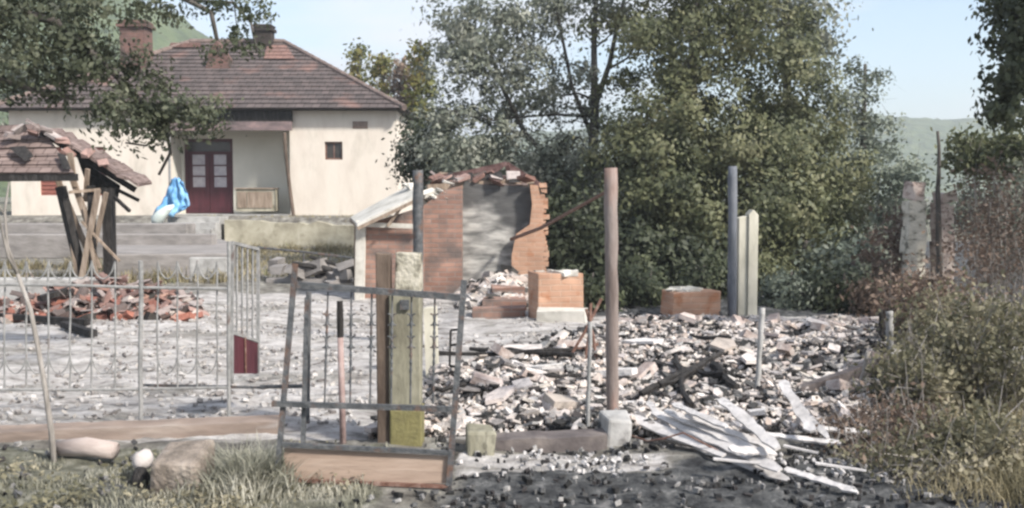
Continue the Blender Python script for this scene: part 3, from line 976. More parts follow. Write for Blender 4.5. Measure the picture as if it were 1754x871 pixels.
# small buff cupboard against the wall
c = V(431, 362, HD - 0.1)
c.z = V(0, 362, HD + .3).z
cup = thing("cupboard", (c.x, HD + 0.3, c.z), "small buff wooden cupboard standing by the maroon door", "cupboard")
m = MB()
x0, x1 = V(398, 0, HD + .1).x, V(466, 0, HD + .1).x
zt = V(0, 322, HD + .1).z
wallbox(m, x0, x1, HD + 0.1, HD + 0.55, c.z, zt - 0.04)
m.build("body", M_yellowstone, cup)
m = MB(); wallbox(m, x0 - .03, x1 + .03, HD + 0.05, HD + 0.57, zt - 0.038, zt); m.build("top", M_oldwood, cup)
m = MB(); wallbox(m, x0 + .35, x1 - .08, HD + 0.075, HD + 0.098, c.z + .1, zt - 0.12); m.build("door", M_oldwood, cup)
m = MB(); wallbox(m, x0 + .05, x0 + .32, HD + 0.075, HD + 0.098, c.z + .1, zt - 0.12); m.build("door", M_oldwood, cup)

# steps, yellow retaining wall, terrace slabs in front of the house
def slab_thing(name, label, cat, x0, x1, y0, y1, z0, z1, mt, bevel=0.02, jit=0.0):
    m = MB()
    m.box(((x0 + x1) / 2, (y0 + y1) / 2, (z0 + z1) / 2), (x1 - x0, y1 - y0, z1 - z0), jit=jit)
    o = m.build(name, mt, origin=((x0 + x1) / 2, (y0 + y1) / 2, z0), bevel=bevel)
    return tag(o, label, cat)
a, b = V(300, 372, 27.3), V(386, 372, 27.3)
m = MB()
for k in range(3):
    z1 = V(0, 372 + k * 10, 26.7 - k * 0.35).z
    wallbox(m, a.x - .1 * k, b.x, 26.7 - k * 0.35, (27.6 if k == 0 else 26.7 - (k - 1) * 0.35) - 0.002, -.1, z1)
tag(m.build("porch_steps", M_concrete, origin=((a.x + b.x) / 2, 26.5, 0)), "grey concrete steps leading up to the maroon door", "steps")
a, b = V(384, 372, 26.8), V(612, 436, 26.8)
m = MB()
n = 16
tops = []
for i in range(n + 1):
    f = i / n
    tops.append((a.x + (b.x - a.x) * f, a.z + 0.09 * rnd.uniform(-1, .4) - 0.20 * f))
for i in range(n):
    (xa, za), (xb, zb) = tops[i], tops[i + 1]
    m.prism([(xa, 26.8, -0.2), (xb, 26.8, -0.2), (xb, 26.8, zb), (xa, 26.8, za)], (0, 0.5, 0))
yw = tag(m.build("retaining_wall", M_yellowstone, origin=((a.x + b.x) / 2, 26.8, -0.2)), "yellow-stained retaining wall below the right half of the farmhouse", "wall")

# big concrete platform
a, b = V(196, 440, 17.8), V(392, 440, 17.8)
zt = V(0, 436, 17.8).z
pq = [Vector((a.x, 17.8, zt)), Vector((b.x, 18.1, zt)), Vector((V(396, 0, 21.5).x, 21.5, zt)), Vector((V(396, 0, 23.5).x - .3, 23.5, zt)), Vector((V(190, 0, 23.5).x, 23.5, zt))]
tag(MB().prism(pq, (0, 0, -.7)).build("concrete_platform", M_terrace, origin=((a.x + b.x) / 2, 18.9, 0), bevel=0.03),
    "raised grey concrete platform behind the loop-topped fence", "platform")
slab_thing("terrace_kerb", "low grey terrace kerb running left of the concrete platform", "kerb", V(-90, 0, 20).x, V(330, 0, 20).x, 21.0, 21.35, 0.2, V(0, 402, 21).z, M_terrace)
slab_thing("terrace_step", "wide grey terrace step below the farmhouse's left wall", "step", V(-90, 0, 24).x, V(300, 0, 24).x, 24.5, 25.2, 0.5, V(0, 384, 24.5).z, M_terrace)
slab_thing("pale_kerb", "pale straight kerb stone in front of the ruined canopy", "kerb", V(-60, 0, 14.6).x, V(182, 0, 14.6).x, 14.5, 14.8, -0.1, V(0, 478, 14.5).z, M_concrete)
a = V(322, 440, 17.5); b = V(388, 488, 17.5)
slab_thing("leaning_slab", "pale square slab leaning on the platform front", "slab", a.x, b.x, 17.55, 17.66, 0.0, V(0, 441, 17.6).z, M_concrete)
# handrail across in front of the yellow wall
m = MB()
pa, pb, pc = V(440, 424, 19.5), V(520, 432, 19.5), V(602, 442, 19.5)
m.tube([pa, pb, pc], 0.022, 6)
for q in (pa, pb, pc):
    m.tube([q, Vector((q.x, q.y, gz(q.x, q.y) - .05))], 0.018, 6)
tag(m.build("pipe_rail", M_iron, origin=(pb.x, pb.y, 0), uv=False), "thin dark pipe rail crossing before the yellow retaining wall", "rail")
# scorched log / metal heap behind the gate
for i, (p0, p1, r) in enumerate([((500, 452), (600, 470), 0.045), ((530, 440), (596, 462), 0.03), ((548, 470), (604, 458), 0.04)]):
    a, b = V(*p0, 17.5 + i * .15), V(*p1, 17.6 + i * .15)
    a.z = min(a.z, 1.0)
    tag(MB().tube([a, a.lerp(b, .5) + Vector((0, 0, .02)), b], [r, r * 1.2, r * .8], 7).build("charred_beam", M_char_shade, origin=tuple(b), uv=False),
        ["long charred beam sloping down towards the brick shed", "thin charred beam topmost in the heap by the brick shed", "short charred beam propped the other way beside the brick shed"][i], "beam", "charred beams beside the shed")
M_heap = M_terrace
m = MB()
for i in range(26):
    p = V(rnd.uniform(470, 605), rnd.uniform(452, 486), rnd.uniform(17.2, 18.4))
    m.box(p, (rnd.uniform(.12, .4), rnd.uniform(.1, .3), rnd.uniform(.08, .25)), (rnd.uniform(-.4, .4), rnd.uniform(-.4, .4), rnd.uniform(0, 3)), jit=.03)
m.box(V(540, 492, 17.9), (1.5, 0.9, 0.3), jit=.05)
tag(m.build("rubble_heap", M_terrace, origin=tuple(V(540, 490, 17.8))), "grey rubble heap with burnt wood left of the brick shed", "rubble", kind="stuff")

# tarpaulin and bag by the door
def cloth(name, label, cat, pts, thick, mt, seed, amp=0.06):
    """hanging crumpled sheet: rows of pixel points at depth"""
    rows = [[Vector(p) for p in r] for r in pts]
    R_ = random.Random(seed)
    nu, nv = 14, 14
    vs = []
    for j in range(nv + 1):
        tj = j / nv * (len(rows) - 1); j0 = min(int(tj), len(rows) - 2); fj = tj - j0
        for i in range(nu + 1):
            ti = i / nu * (len(rows[0]) - 1); i0 = min(int(ti), len(rows[0]) - 2); fi = ti - i0
            p = rows[j0][i0].lerp(rows[j0][i0 + 1], fi).lerp(rows[j0 + 1][i0].lerp(rows[j0 + 1][i0 + 1], fi), fj)
            p = p + Vector((0, amp * 2.2 * math.sin(i * 1.5 + seed) * (0.3 + j / nv) * .45 + amp * 3.5 * noise.noise(Vector((i * .35, j * .3, seed))), amp * 1.2 * noise.noise(Vector((i * .6, j * .6, seed)))))
            vs.append(p)
    fs = [(j * (nu + 1) + i, j * (nu + 1) + i + 1, (j + 1) * (nu + 1) + i + 1, (j + 1) * (nu + 1) + i) for j in range(nv) for i in range(nu)]
    o = MB().add(vs, fs).build(name, mt, origin=tuple(rows[-1][0]), uv=False, smooth=True)
    md = o.modifiers.new("thickness", 'SOLIDIFY'); md.thickness = thick
    return tag(o, label, cat)
cd_ = 27.9
cloth("tarpaulin", "crumpled blue tarpaulin hanging beside the maroon door", "tarpaulin",
      [[V(293, 308, 26.6), V(302, 304, 26.6), V(314, 312, 26.6)], [V(286, 328, 26.6), V(304, 328, 26.5), V(322, 334, 26.6)], [V(276, 350, 26.5), V(304, 354, 26.4), V(327, 352, 26.6)], [V(262, 368, 26.4), V(294, 372, 26.2), V(316, 360, 26.5)]], 0.012, M_blue, 3)
m = MB()
pp = V(274, 372, 27.4)
bmv = []
for k, (dx, dz, r) in enumerate([(0, 0.02, .16), (.14, .12, .14), (.28, .24, .10), (-.08, -.1, .12)]):
    pass
m.tube([V(262, 384, 26.0), V(268, 378, 26.0), V(276, 368, 26.0), V(288, 358, 26.0), V(298, 352, 26.0)], [0.05, .17, .14, .10, .03], 10)
tag(m.build("bag", M_pale, origin=tuple(V(264, 386, 26.0)), smooth=True, uv=False), "pale greenish plastic bundle slumped below the blue tarpaulin", "bag")
# tarpaulin pole
m = MB(); a = V(290, 300, 26.75); m.tube([(a.x, a.y, -.1), (a.x + .02, a.y, V(0, 235, 26.75).z)], 0.035, 7)
tag(m.build("pole", M_paleiron, origin=(a.x, a.y, .6), uv=False), "slim pale pole standing behind the blue tarpaulin", "pole")

# ------------------------------------------------------------------ ruined tiled canopy at the left
def zadj(p, dz): return Vector((p[0], p[1], p[2] + dz))
CF, CB = 16.4, 18.6
base = G(150, 480)
cn = thing("ruined_canopy", (V(150, 480, 17).x, 17.0, 0.0), "collapsing tiled canopy on charred posts and splintered braces", "canopy")
m, uvs = MB(), []
A, B, C_, D_ = V(-130, 300, CF), V(128, 297, CF), V(66, 212, CF + 1.0), V(-130, 222, CF + 1.0)
A.z = B.z = 0.5 * (A.z + B.z)
roof_plane(m, A, B, C_, D_, 6, uvs, 0.03)
cr_ = build_roof(m, uvs, "roof", M_tilepink, cn)
# right slope, thick, with a ragged low end
m, uvs = MB(), []
n_st = 9
for i in range(n_st):
    f0, f1 = i / n_st, (i + 1) / n_st
    def pt(f, dd):
        q = V(70 + (236 - 70) * f, 218 + (316 - 218) * f, CF + 0.6 + dd)
        return q + Vector((0, 0, 0.03 * rnd.uniform(-1, 1)))
    p0, p1 = pt(f0, 0), pt(f1, 0)
    q0, q1 = p0 + Vector((0, .8, 0.05)), p1 + Vector((0, .8 - .2 * rnd.random(), 0.05))
    th = Vector((0, 0, -0.05))
    m.prism([p0, p1, q1, q0], th * rnd.uniform(.8, 1.5))
m.build("side_roof", M_tilepink, cn)
# broken ridge tiles and black plates painting the dark of holes
m = MB()
for px, py, s in ((34, 222, .2), (60, 214, .25), (80, 222, .18), (104, 240, .22), (20, 232, .2), (118, 262, .2), (150, 262, .2), (176, 280, .18), (56, 228, .2), (92, 232, .22)):
    m = MB()
    m.box(V(px, py, CF + .55), (s, .16, .05), (rnd.uniform(-.6, .6), rnd.uniform(-.7, .7), rnd.uniform(0, 3)), jit=.02)
    m.build("loose_tile", M_redtile, cr_)
m = MB()
m.prism([V(18, 252, CF + .33), V(44, 250, CF + .33), V(58, 268, CF + .2), V(46, 276, CF + .12), V(28, 262, CF + .22)], (0, -0.05, -.01))
m.build("black_gap_decal", M_char_shade, cr_)
m = MB()
m.prism([V(100, 262, CF + .25), V(112, 266, CF + .2), V(122, 290, CF), V(110, 288, CF)], (0, -0.05, -.01))
m.build("black_gap_decal", M_char_shade, cr_)
m = MB()
m.bar(V(-130, 306, CF + .06), V(132, 304, CF + .06), .10, .12)
m.bar(V(70, 226, CF + .7), V(232, 326, CF + .9), .05, .10)
m.bar(V(150, 300, CF + 1.2), V(238, 344, CF + 1.3), .05, .06)
m.build("beam", M_char_shade, cn)
m = MB()
m.bar(V(104, 320, CF + .3), V(142, 480, CF + .6), .13, .13)
m.build("post", M_char_shade, cn)
m = MB()
m.bar(V(186, 322, CF + .7), V(189, 486, CF + .7), .19, .16)
m.build("post", M_char_shade, cn)
m = MB()
m.bar(V(156, 318, CF + .5), V(160, 482, CF + .5), .10, .1)
m.build("post", M_char_shade, cn)
braces = [((92, 292), (150, 430), .09), ((120, 262), (128, 320), .09), ((122, 300), (150, 380), .10), ((168, 325), (140, 478), .09), ((182, 330), (158, 440), .07), ((150, 290), (146, 345), .07),
          ((112, 340), (133, 478), .06), ((140, 380), (205, 448), .035), ((145, 355), (165, 470), .05), ((118, 330), (172, 325), .05), ((172, 460), (150, 400), .04)]
for a_, b_, wd in braces:
    m = MB()
    dd = CF + .2 + rnd.uniform(0, .3)
    m.bar(V(*a_, dd), V(*b_, dd + rnd.uniform(-.1, .2)), wd, .045, (0, 1, 0))
    m.build("brace", M_oldwood, cn)
m = MB()
m.bar(V(196, 338, CF + .6), V(222, 362, CF + .4), .05, .05)
m.build("burnt_stub", M_char_shade, cn)
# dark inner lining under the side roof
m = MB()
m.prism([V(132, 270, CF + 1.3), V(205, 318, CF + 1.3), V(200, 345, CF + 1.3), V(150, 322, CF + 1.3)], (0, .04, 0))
m.build("lining", M_char_shade, cn)

# pile of fallen red tiles below it
tp = []
for i in range(5):
    m = MB()
    L_, wd, r_ = rnd.uniform(.2, .34), rnd.uniform(.14, .2), 0.05
    n = 7
    prof = [(-wd / 2 + wd * k / (n - 1), r_ * math.sin(math.pi * k / (n - 1))) for k in range(n)]
    for k in range(n - 1):
        (x0, z0), (x1, z1) = prof[k], prof[k + 1]
        e0, e1 = rnd.uniform(-.03, .03), rnd.uniform(-.03, .03)
        m.add([(x0, -L_ / 2 + e0, z0), (x1, -L_ / 2 + e0, z1), (x1, L_ / 2 + e1, z1), (x0, L_ / 2 + e1, z0),
               (x0, -L_ / 2 + e0, z0 + .014), (x1, -L_ / 2 + e0, z1 + .014), (x1, L_ / 2 + e1, z1 + .014), (x0, L_ / 2 + e1, z0 + .014)],
              [(0, 3, 2, 1), (4, 5, 6, 7), (0, 1, 5, 4), (2, 3, 7, 6), (1, 2, 6, 5), (3, 0, 4, 7)])
    me = m
    tp.append(m)
first = {}
def place_proto(protos, name, material, loc, rot, scale, label, cat, group, kind_i):
    key = (name, kind_i)
    if key not in first:
        o = protos[kind_i].build(name, material, uv=False)
        first[key] = o
    else:
        o = first[key].copy(); COL.objects.link(o)
    o.location = loc; o.rotation_euler = rot; o.scale = (scale,) * 3
    tag(o, label, cat, group)
    return o
for i in range(240):
    px = rnd.gauss(190, 70) if i % 3 else rnd.uniform(-30, 335)
    px = min(335, max(-30, px))
    hcap = 0.34 * math.exp(-((px - 190) / 110) ** 2) + .13
    dpt = rnd.uniform(12.3, 13.9)
    p = V(px, 540, dpt)
    z = gz(p.x, dpt) + hcap * (1 - abs(dpt - 13.2) / 1.2) * rnd.uniform(.3, 1) + .02
    place_proto(tp, "broken_roof_tile", M_redtile, (p.x, dpt, max(z, gz(p.x, dpt) + .02)), (rnd.gauss(0, .5), rnd.gauss(0, .4), rnd.uniform(0, 6.3)), rnd.uniform(.5, 1.05),
                "broken red clay tile in the heap behind the loop-topped fence", "roof tile", "fallen red tiles behind the fence", i % 5)
m = MB()
for i in range(420):
    px = rnd.uniform(-30, 335)
    dpt = rnd.uniform(12.2, 14.0)
    hcap = 0.30 * math.exp(-((px - 190) / 110) ** 2) + .10
    p = V(px, 540, dpt)
    z = gz(p.x, dpt) + hcap * (1 - abs(dpt - 13.2) / 1.2) * rnd.uniform(0, 1)
    m.box((p.x, dpt, z), (rnd.uniform(.05, .2), rnd.uniform(.05, .2), rnd.uniform(.03, .12)), (rnd.uniform(-.7, .7), rnd.uniform(-.7, .7), rnd.uniform(0, 3)), jit=.02)
M_redrub = mat("red_rubble", [(0.6, 0.6, 0.6), (1, 1, 1)], scale=14, bump=0.5, island=True,
               rand=[(0.34, 0.14, 0.10), (0.25, 0.11, 0.085), (0.40, 0.25, 0.2), (0.10, 0.07, 0.06), (0.48, 0.42, 0.38), (0.05, 0.045, 0.04)], rough=0.95)
tag(m.build("red_rubble", M_redrub, origin=(V(170, 540, 13.2).x, 13.2, 0), uv=False), "small red tile and brick crumbs filling the fallen tile heap", "rubble", kind="stuff")
for i, (p0, p1) in enumerate([((-20, 548), (150, 560)), ((70, 500), (150, 480)), ((110, 565), (160, 580))]):
    a, b = G(*p0), G(*p1)
    if i == 1:
        a, b = V(68, 512, 12.6), V(128, 494, 13.2)
    else:
        a.z += .06; b.z += .05
    tag(MB().bar(a, b, .09, .07).build("charred_plank", M_char_shade, origin=tuple(a)),
        ["long charred plank lying before the fallen red tiles", "charred plank sticking up out of the fallen red tiles", "short charred plank lying in the ash behind the fence"][i], "plank")

# ------------------------------------------------------------------ ruined brick shed
S1 = 15.4
shed = thing("ruined_brick_shed", (V(770, 500, S1).x, S1, 0), "roofless brick shed with sooty inner wall and a slumping lean-to", "shed")
m = MB()
def xw(px, d): return V(px, 0, d).x
def zw(py, d): return V(0, py, d).z
# pier facing the camera, sloping top
m.prism([(xw(724, S1), S1, -.1), (xw(790, S1), S1, -.1), (xw(790, S1), S1, zw(318, S1)), (xw(760, S1), S1, zw(326, S1)), (xw(724, S1), S1, zw(352, S1))], (0, .26, 0))
m.build("pier", M_brick, shed)
m = MB()
BK = S1 + .42
# back wall top is uneven
tops = [(788, 308), (812, 314), (840, 318), (868, 318), (900, 320), (922, 322)]
poly = [(xw(788, BK), BK, -.1), (xw(922, BK), BK, -.1)] + [(xw(px, BK), BK, zw(py, BK)) for px, py in reversed(tops)]
m.prism(poly, (0, .2, 0))
m.build("back_wall", soot_wall_mat(), shed)
m = MB()
# return wall on the left, from pier to back
m.box((xw(790, S1) - .15, (S1 + BK) / 2 + .13, zw(320, S1) / 2 - .05), (.25, .12, zw(320, S1) - .1))
m.build("side_wall", M_brick, shed)
# right end: ragged brick jamb
zz = -.1
edge = [(935, 500), (936, 470), (931, 440), (936, 410), (930, 385), (933, 360), (926, 335), (922, 318)]
poly = [(xw(px, S1 + .22), S1 + .22, zw(py, S1 + .22)) for px, py in edge]
poly += [(xw(px, S1 + .22), S1 + .22, zw(py, S1 + .22)) for px, py in ((908, 316), (912, 350), (908, 385), (884, 402), (876, 440), (878, 500))]
m = MB()
m.prism(poly, (0, .18, 0))
m.build("jamb", M_orangebrick, shed)
# bits of mortar on the ragged edge
m = MB()
for py in range(318, 470, 9):
    m.box((xw(933 + rnd.uniform(-5, 3), S1 + .3), S1 + .33, zw(py, S1 + .3)), (rnd.uniform(.06, .14), .2, rnd.uniform(.05, .08)), jit=.012)
m.build("broken_bricks", M_orangebrick, shed)
# wall top plate, roof battens, leftover tiles
m = MB()
m.bar((xw(730, S1 + .3), S1 + .3, zw(322, S1 + .3)), (xw(915, S1 + .3), S1 + .8, zw(309, S1 + .8)), .09, .10)
m.bar(V(752, 300, S1 + 1.2), V(920, 313, S1 + 1.2), .08, .10)
m.build("wall_plate", M_oldwood, shed)
M_dkred = mat("burnt_red_rafter", [(0.05, 0.025, 0.025), (0.12, 0.07, 0.065), (0.20, 0.13, 0.12)], scale=7, bump=.5)
peak = (xw(868, BK), BK - .1, zw(281, BK))
BKR = S1 + 1.3
for a_, b_ in (((772, 303), (868, 281)), ((868, 281), (926, 318)), ((820, 312), (860, 284)), ((868, 281), (880, 314)), ((742, 306), (800, 296))):
    m = MB()
    m.bar(V(*a_, BKR - .15), V(*b_, BKR - .2), .05, .08)
    m.build("rafter", M_dkred, shed)
m, uvs = MB(), []
roof_plane(m, V(756, 318, S1 + .4), V(905, 320, S1 + .5), V(896, 300, S1 + 1.3), V(772, 300, S1 + 1.3), 4, uvs, .03)
sr = build_roof(m, uvs, "roof_remnant", M_tilepink, shed)
m = MB()
for px0, px1, py in ((764, 778, 304), (796, 812, 305), (824, 862, 304), (872, 892, 308)):
    m = MB()
    m.prism([V(px0, py + 5, S1 + .5), V(px1, py + 5, S1 + .5), V(px1 - 3, py - 7, S1 + .7), V(px0 + 4, py - 6, S1 + .7)], (0, .02, .02))
    m.build("roof_hole_decal", M_char_shade, sr)  # black plates paint the dark inside of the roof holes
m = MB()
for i in range(20):
    m = MB()
    px = rnd.uniform(735, 920); py = 302 + rnd.uniform(-4, 14) + (6 if px > 880 else 0)
    m.box(V(px, py, S1 + rnd.uniform(.3, 1.2)), (.2, .2, .03), (rnd.uniform(-.6, .6), rnd.uniform(-.6, .6), rnd.uniform(0, 3)), jit=.02)
    m.build("loose_tile", M_redtile, sr)
# lean-to at the left
LN = 15.0
m = MB()
m.prism([(xw(618, LN), LN, -.1), (xw(722, LN), LN, -.1), (xw(722, LN), LN, zw(354, LN)), (xw(618, LN), LN, zw(386, LN))], (0, .22, 0))
m.build("low_wall", M_brick, shed)
m = MB()
m.bar((xw(612, LN), LN - .06, -.1), (xw(616, LN), LN - .06, zw(378, LN)), .14, .1, (0, 1, 0))
m.bar((xw(610, LN), LN - .13, zw(384, LN)), (xw(722, LN), LN - .13, zw(388, LN)), .07, .05, (0, 1, 0))
m.build("door_frame", M_sheet, shed)
m = MB()
a, b = V(600, 372, LN + .9), V(612, 384, LN - .3)
c, d = V(716, 334, LN - .3), V(700, 318, LN + .9)
m.prism([b, c, d, a], (0, 0, -.04))
m.build("lean_to_roof", M_sheet, shed)
m = MB()
m.bar(b + Vector((0, .02, -.07)), c + Vector((0, .02, -.07)), .05, .05)
m.bar(b + Vector((0.02, .05, -.05)), a + Vector((0.02, -.05, -.05)), .05, .05)
m.bar((xw(600, LN), LN + .3, -.05), (xw(602, LN), LN + .3, zw(382, LN)), .07, .07)
m.bar(V(664, 388, LN - .2), V(690, 352, LN - .2), .05, .04)
m.build("rafter", M_oldwood, shed)
m = MB()
for i in range(12):
    m.box(V(rnd.uniform(700, 770), rnd.uniform(312, 340), S1 + .1), (.2, .15, .05), (rnd.uniform(-.6, .6), rnd.uniform(-.6, .6), rnd.uniform(0, 3)), jit=.02)
m.build("loose_plaster", M_sheet, shed)

# long pole leaning between the shed and the iron post
a, b = V(876, 410, S1 + .2), V(1040, 328, 7.0)
tag(MB().tube([a, a.lerp(b, .5) + Vector((0, 0, -.04)), b], [.03, .022, .012], 7).build("leaning_pole", M_rust, origin=tuple(a), uv=False),
    "long thin pole slanting from the brick shed up to the rusty post", "pole")

# rubble heap at the foot of the sooty wall
def chunk_field(n, px0, px1, d0, d1, hfun, smin, smax, mb, flat=0.35):
    for i in range(n):
        px, d = rnd.uniform(px0, px1), rnd.uniform(d0, d1)
        x = V(px, 500, d).x
        h = hfun(px, d)
        z = gz(x, d) + h * rnd.uniform(.2, 1)
        s = rnd.uniform(smin, smax)
        mb.box((x, d, z), (s, s * rnd.uniform(.5, 1), s * rnd.uniform(.15, flat * 2)), (rnd.uniform(-.6, .6), rnd.uniform(-.6, .6), rnd.uniform(0, 3)), jit=s * .18)
m = MB()
chunk_field(620, 792, 925, 13.4, 15.45, lambda px, d: .40 * math.exp(-((px - 860) / 60) ** 2) * max(0, (d - 13.2) / 2.2) + .03, .05, .22, m)
tag(m.build("brick_rubble", M_rubble, origin=(V(850, 520, 15).x, 15, 0), uv=False), "pale rubble heap against the sooty inner wall", "rubble", kind="stuff")
for i, (px0, px1, py, h, dd) in enumerate([(808, 900, 541, .10, 12.9), (826, 900, 524, .10, 13.5), (842, 898, 505, .09, 14.1)]):
    x0, x1 = xw(px0, dd), xw(px1, dd)
    z = gz((x0 + x1) / 2, dd) - .02
    zt = zw(py - 14, dd)
    tag(MB().box(((x0 + x1) / 2, dd, (z + zt) / 2), (x1 - x0, .35, zt - z), (0, .02, .04), jit=.02).build("fallen_brick_course", M_brick, origin=((x0 + x1) / 2, dd, z)),
        ["lowest fallen brick slab before the sooty wall", "middle fallen brick slab before the sooty wall", "topmost fallen brick slab before the sooty wall"][i], "brick slab", "fallen brick slabs")

# two orange brick blocks
def brick_block(x0p, x1p, ytop, ybot, d, depth, label, side=0.0, rz=0.0):
    x0, x1 = xw(x0p, d), xw(x1p, d)
    z0, z1 = gz((x0 + x1) / 2, d) - .06, zw(ytop, d)
    t = thing("brick_stump", ((x0 + x1) / 2, d, z0), label, "brick block", "orange brick stumps")
    m = MB()
    R = Euler((0, 0, rz)).to_matrix()
    wd = x1 - x0
    cx, cy = (x0 + x1) / 2, d + depth / 2
    nb = 1
    lay = (z1 - z0) / nb
    for k in range(nb):
        m.box((cx + rnd.uniform(-.012, .012), cy + rnd.uniform(-.01, .01), z0 + lay * (k + .5)), (wd, depth, lay - .003), R, jit=.015)
    m.build("brickwork", M_orangebrick, t, bevel=.012)
    m = MB()
    for k in range(7):
        u = rnd.uniform(-.45, .45)
        m.box((cx + u * wd, cy - depth * .15 + rnd.uniform(-.1, .1), z1 + .005), (rnd.uniform(.1, .2), rnd.uniform(.1, .16), rnd.uniform(.02, .07)), (0, 0, rnd.uniform(0, 3)), jit=.02)
    m.build("mortar", M_sheet, t)
    return t
brick_block(914, 996, 470, 545, 12.4, .5, "larger orange brick stump standing beside the brick shed", rz=.22)
brick_block(1150, 1240, 500, 545, 12.35, .45, "smaller orange brick stump beside the cream concrete post", rz=.2)
p = V(962, 546, 12.1)
tag(MB().box((p.x, 12.15, gz(p.x, 12.15) + .05), (.62, .3, .16), (0, 0, -.1), jit=.03).build("plaster_slab", M_sheet, origin=(p.x, 12.15, 0)), "white plaster lump at the foot of the larger brick stump", "plaster lump")

# ------------------------------------------------------------------ posts
def post_tube(name, label, px0, py0, px1, py1, r, mt, d=None, cat="post", group=None, n=8, wob=0.004, sink=.12, r1=None):
    b = G(px0, py0) if d is None else V(px0, py0, d)
    if d is not None: b.z = gz(b.x, d)
    t = V(px1, py1, b.y)
    m = MB()
    K = 14
    pts = []
    for k in range(K):
        f = k / (K - 1)
        q = b.lerp(t, f) + Vector((rnd.uniform(-wob, wob), rnd.uniform(-wob, wob), 0))
        pts.append(q)
    pts[0].z -= sink
    rr = [r * rnd.uniform(.93, 1.07) * (1 + ((r1 or r) / r - 1) * k / (K - 1)) for k in range(K)]
    m.tube(pts, rr, n)
    o = m.build(name, mt, origin=tuple(b), uv=False, smooth=True)
    return tag(o, label, cat, group)
M_rustpost = mat("rust_topped_post", [(0.11, 0.085, 0.075), (0.20, 0.165, 0.15), (0.30, 0.26, 0.245)], scale=6, bump=.5, stretch=(1, 1, .25), stain=(0.30, 0.13, 0.08), stain_lo=.48, stain_hi=.62, stain_scale=1.1)
M_bluepole = mat("slate_grey_pole", [(0.07, 0.078, 0.092), (0.125, 0.135, 0.155), (0.19, 0.20, 0.22)], scale=5, bump=.3, stretch=(1, 1, .3))
post_tube("fence_post", "rusty round post, thickest one, rising from a pale concrete block", 1049, 728, 1046, 288, .045, M_rustpost, n=10, wob=.003)
post_tube("fence_post", "slate grey round post touching the cream concrete post", 1254, 545, 1255, 285, .058, M_bluepole, n=10)
post_tube("fence_post", "grey round post rising behind the lichened concrete pillar", 716, 590, 716, 292, .055, M_iron, n=10, d=10.3)
p = G(1279, 543)
cpst = thing("concrete_post", (p.x, p.y, p.z), "cream square concrete post beside the slate grey round post", "post")
hh = V(0, 366, p.y).z
MB().prism([(p.x - .115, p.y, p.z - .15), (p.x + .0, p.y, p.z - .15), (p.x + .0, p.y, hh - .03), (p.x - .115, p.y, hh - .06)], (0, .2, 0)).build("rear_leaf", M_cream, cpst, bevel=.008)
MB().prism([(p.x + .004, p.y - .03, p.z - .15), (p.x + .125, p.y - .03, p.z - .15), (p.x + .125, p.y - .03, hh - .02), (p.x + .06, p.y - .03, hh + .05), (p.x + .004, p.y - .03, hh - .01)], (0, .22, 0)).build("front_leaf", M_cream, cpst, bevel=.008)
M_wornhead = mat('worn_mortar_face', [(0.10, 0.09, 0.07), (0.32, 0.30, 0.24), (0.46, 0.43, 0.36)], scale=11, bump=.6, contrast=(.34, .6))
# lichened pillar with a shaded flank coloured brown and yellow band, standing behind the gate
p = G(688, 762)
pil = thing("concrete_pillar", (p.x, p.y, p.z), "lichen-green concrete pillar with a yellow painted foot, behind the leaning gate", "pillar")
zt, zb = V(0, 505, p.y).z, p.z - .1
zy = V(0, 702, p.y).z
x0, x1 = xw(662, p.y), xw(716, p.y)
MB().box(((x0 + x1) / 2, p.y + .1, (zy + zt) / 2), (x1 - x0, .2, zt - zy), jit=.004).build("shaft", M_mossconc, pil, bevel=.01)
MB().box(((x0 + x1) / 2 + .003, p.y + .1, (zb + zy) / 2 - .001), (x1 - x0 + .008, .206, zy - zb - .002), jit=.002).build("painted_foot", M_yellow, pil, bevel=.01)
zt2 = V(0, 434, p.y + .02).z
xa, xb = xw(640, p.y), xw(664, p.y)
MB().box(((xa + xb) / 2 - .002, p.y + .09, (zb + zt2) / 2), (xb - xa - .004, .14, zt2 - zb), jit=.006).build("shaded_side", M_brownside, pil, bevel=.008)  # dark colour carries the shade on the pillar's left side
xa, xb = xw(667, p.y), xw(716, p.y)
MB().box(((xa + xb) / 2 + .004, p.y + .13, (zt + zt2) / 2 + .0), (xb - xa - .012, .12, zt2 - zt - .01), jit=.008).build("worn_head", M_wornhead, pil, bevel=.01)
MB().box(((xw(690, p.y)), p.y - .012, V(0, 522, p.y).z), (.055, .02, .06)).build("lock_plate", M_iron, pil)
# pale upright just behind on the right
a = xw(735, 8.2)
tag(MB().box((a, 8.25, (V(0, 528, 8.2).z) / 2 - .03), (.10, .1, V(0, 528, 8.2).z + .06), (0, -.02, 0), jit=.008).build("pale_stake", M_cream, origin=(a, 8.25, 0)), "pale square stake just right of the lichened pillar", "stake")

# thin stakes
post_tube("stake", "thin whitish stake left of the thick rusty post", 1006, 760, 1011, 552, .014, M_paleiron, wob=.003)
post_tube("stake", "thin whitish stake standing in the middle of the right rubble", 1296, 690, 1306, 528, .021, M_concrete, wob=.003)
post_tube("stake", "short leaning stick beside the dark broken wall", 1466, 694, 1488, 602, .018, M_palebark, wob=.006)
post_tube("stake", "stubby pale stake with a chipped top at the rubble's right edge", 1524, 606, 1524, 534, .034, M_concrete, wob=.004)
post_tube("stake", "slim dark stake next to the stubby pale one", 1514, 610, 1508, 530, .022, M_char_shade, wob=.01)
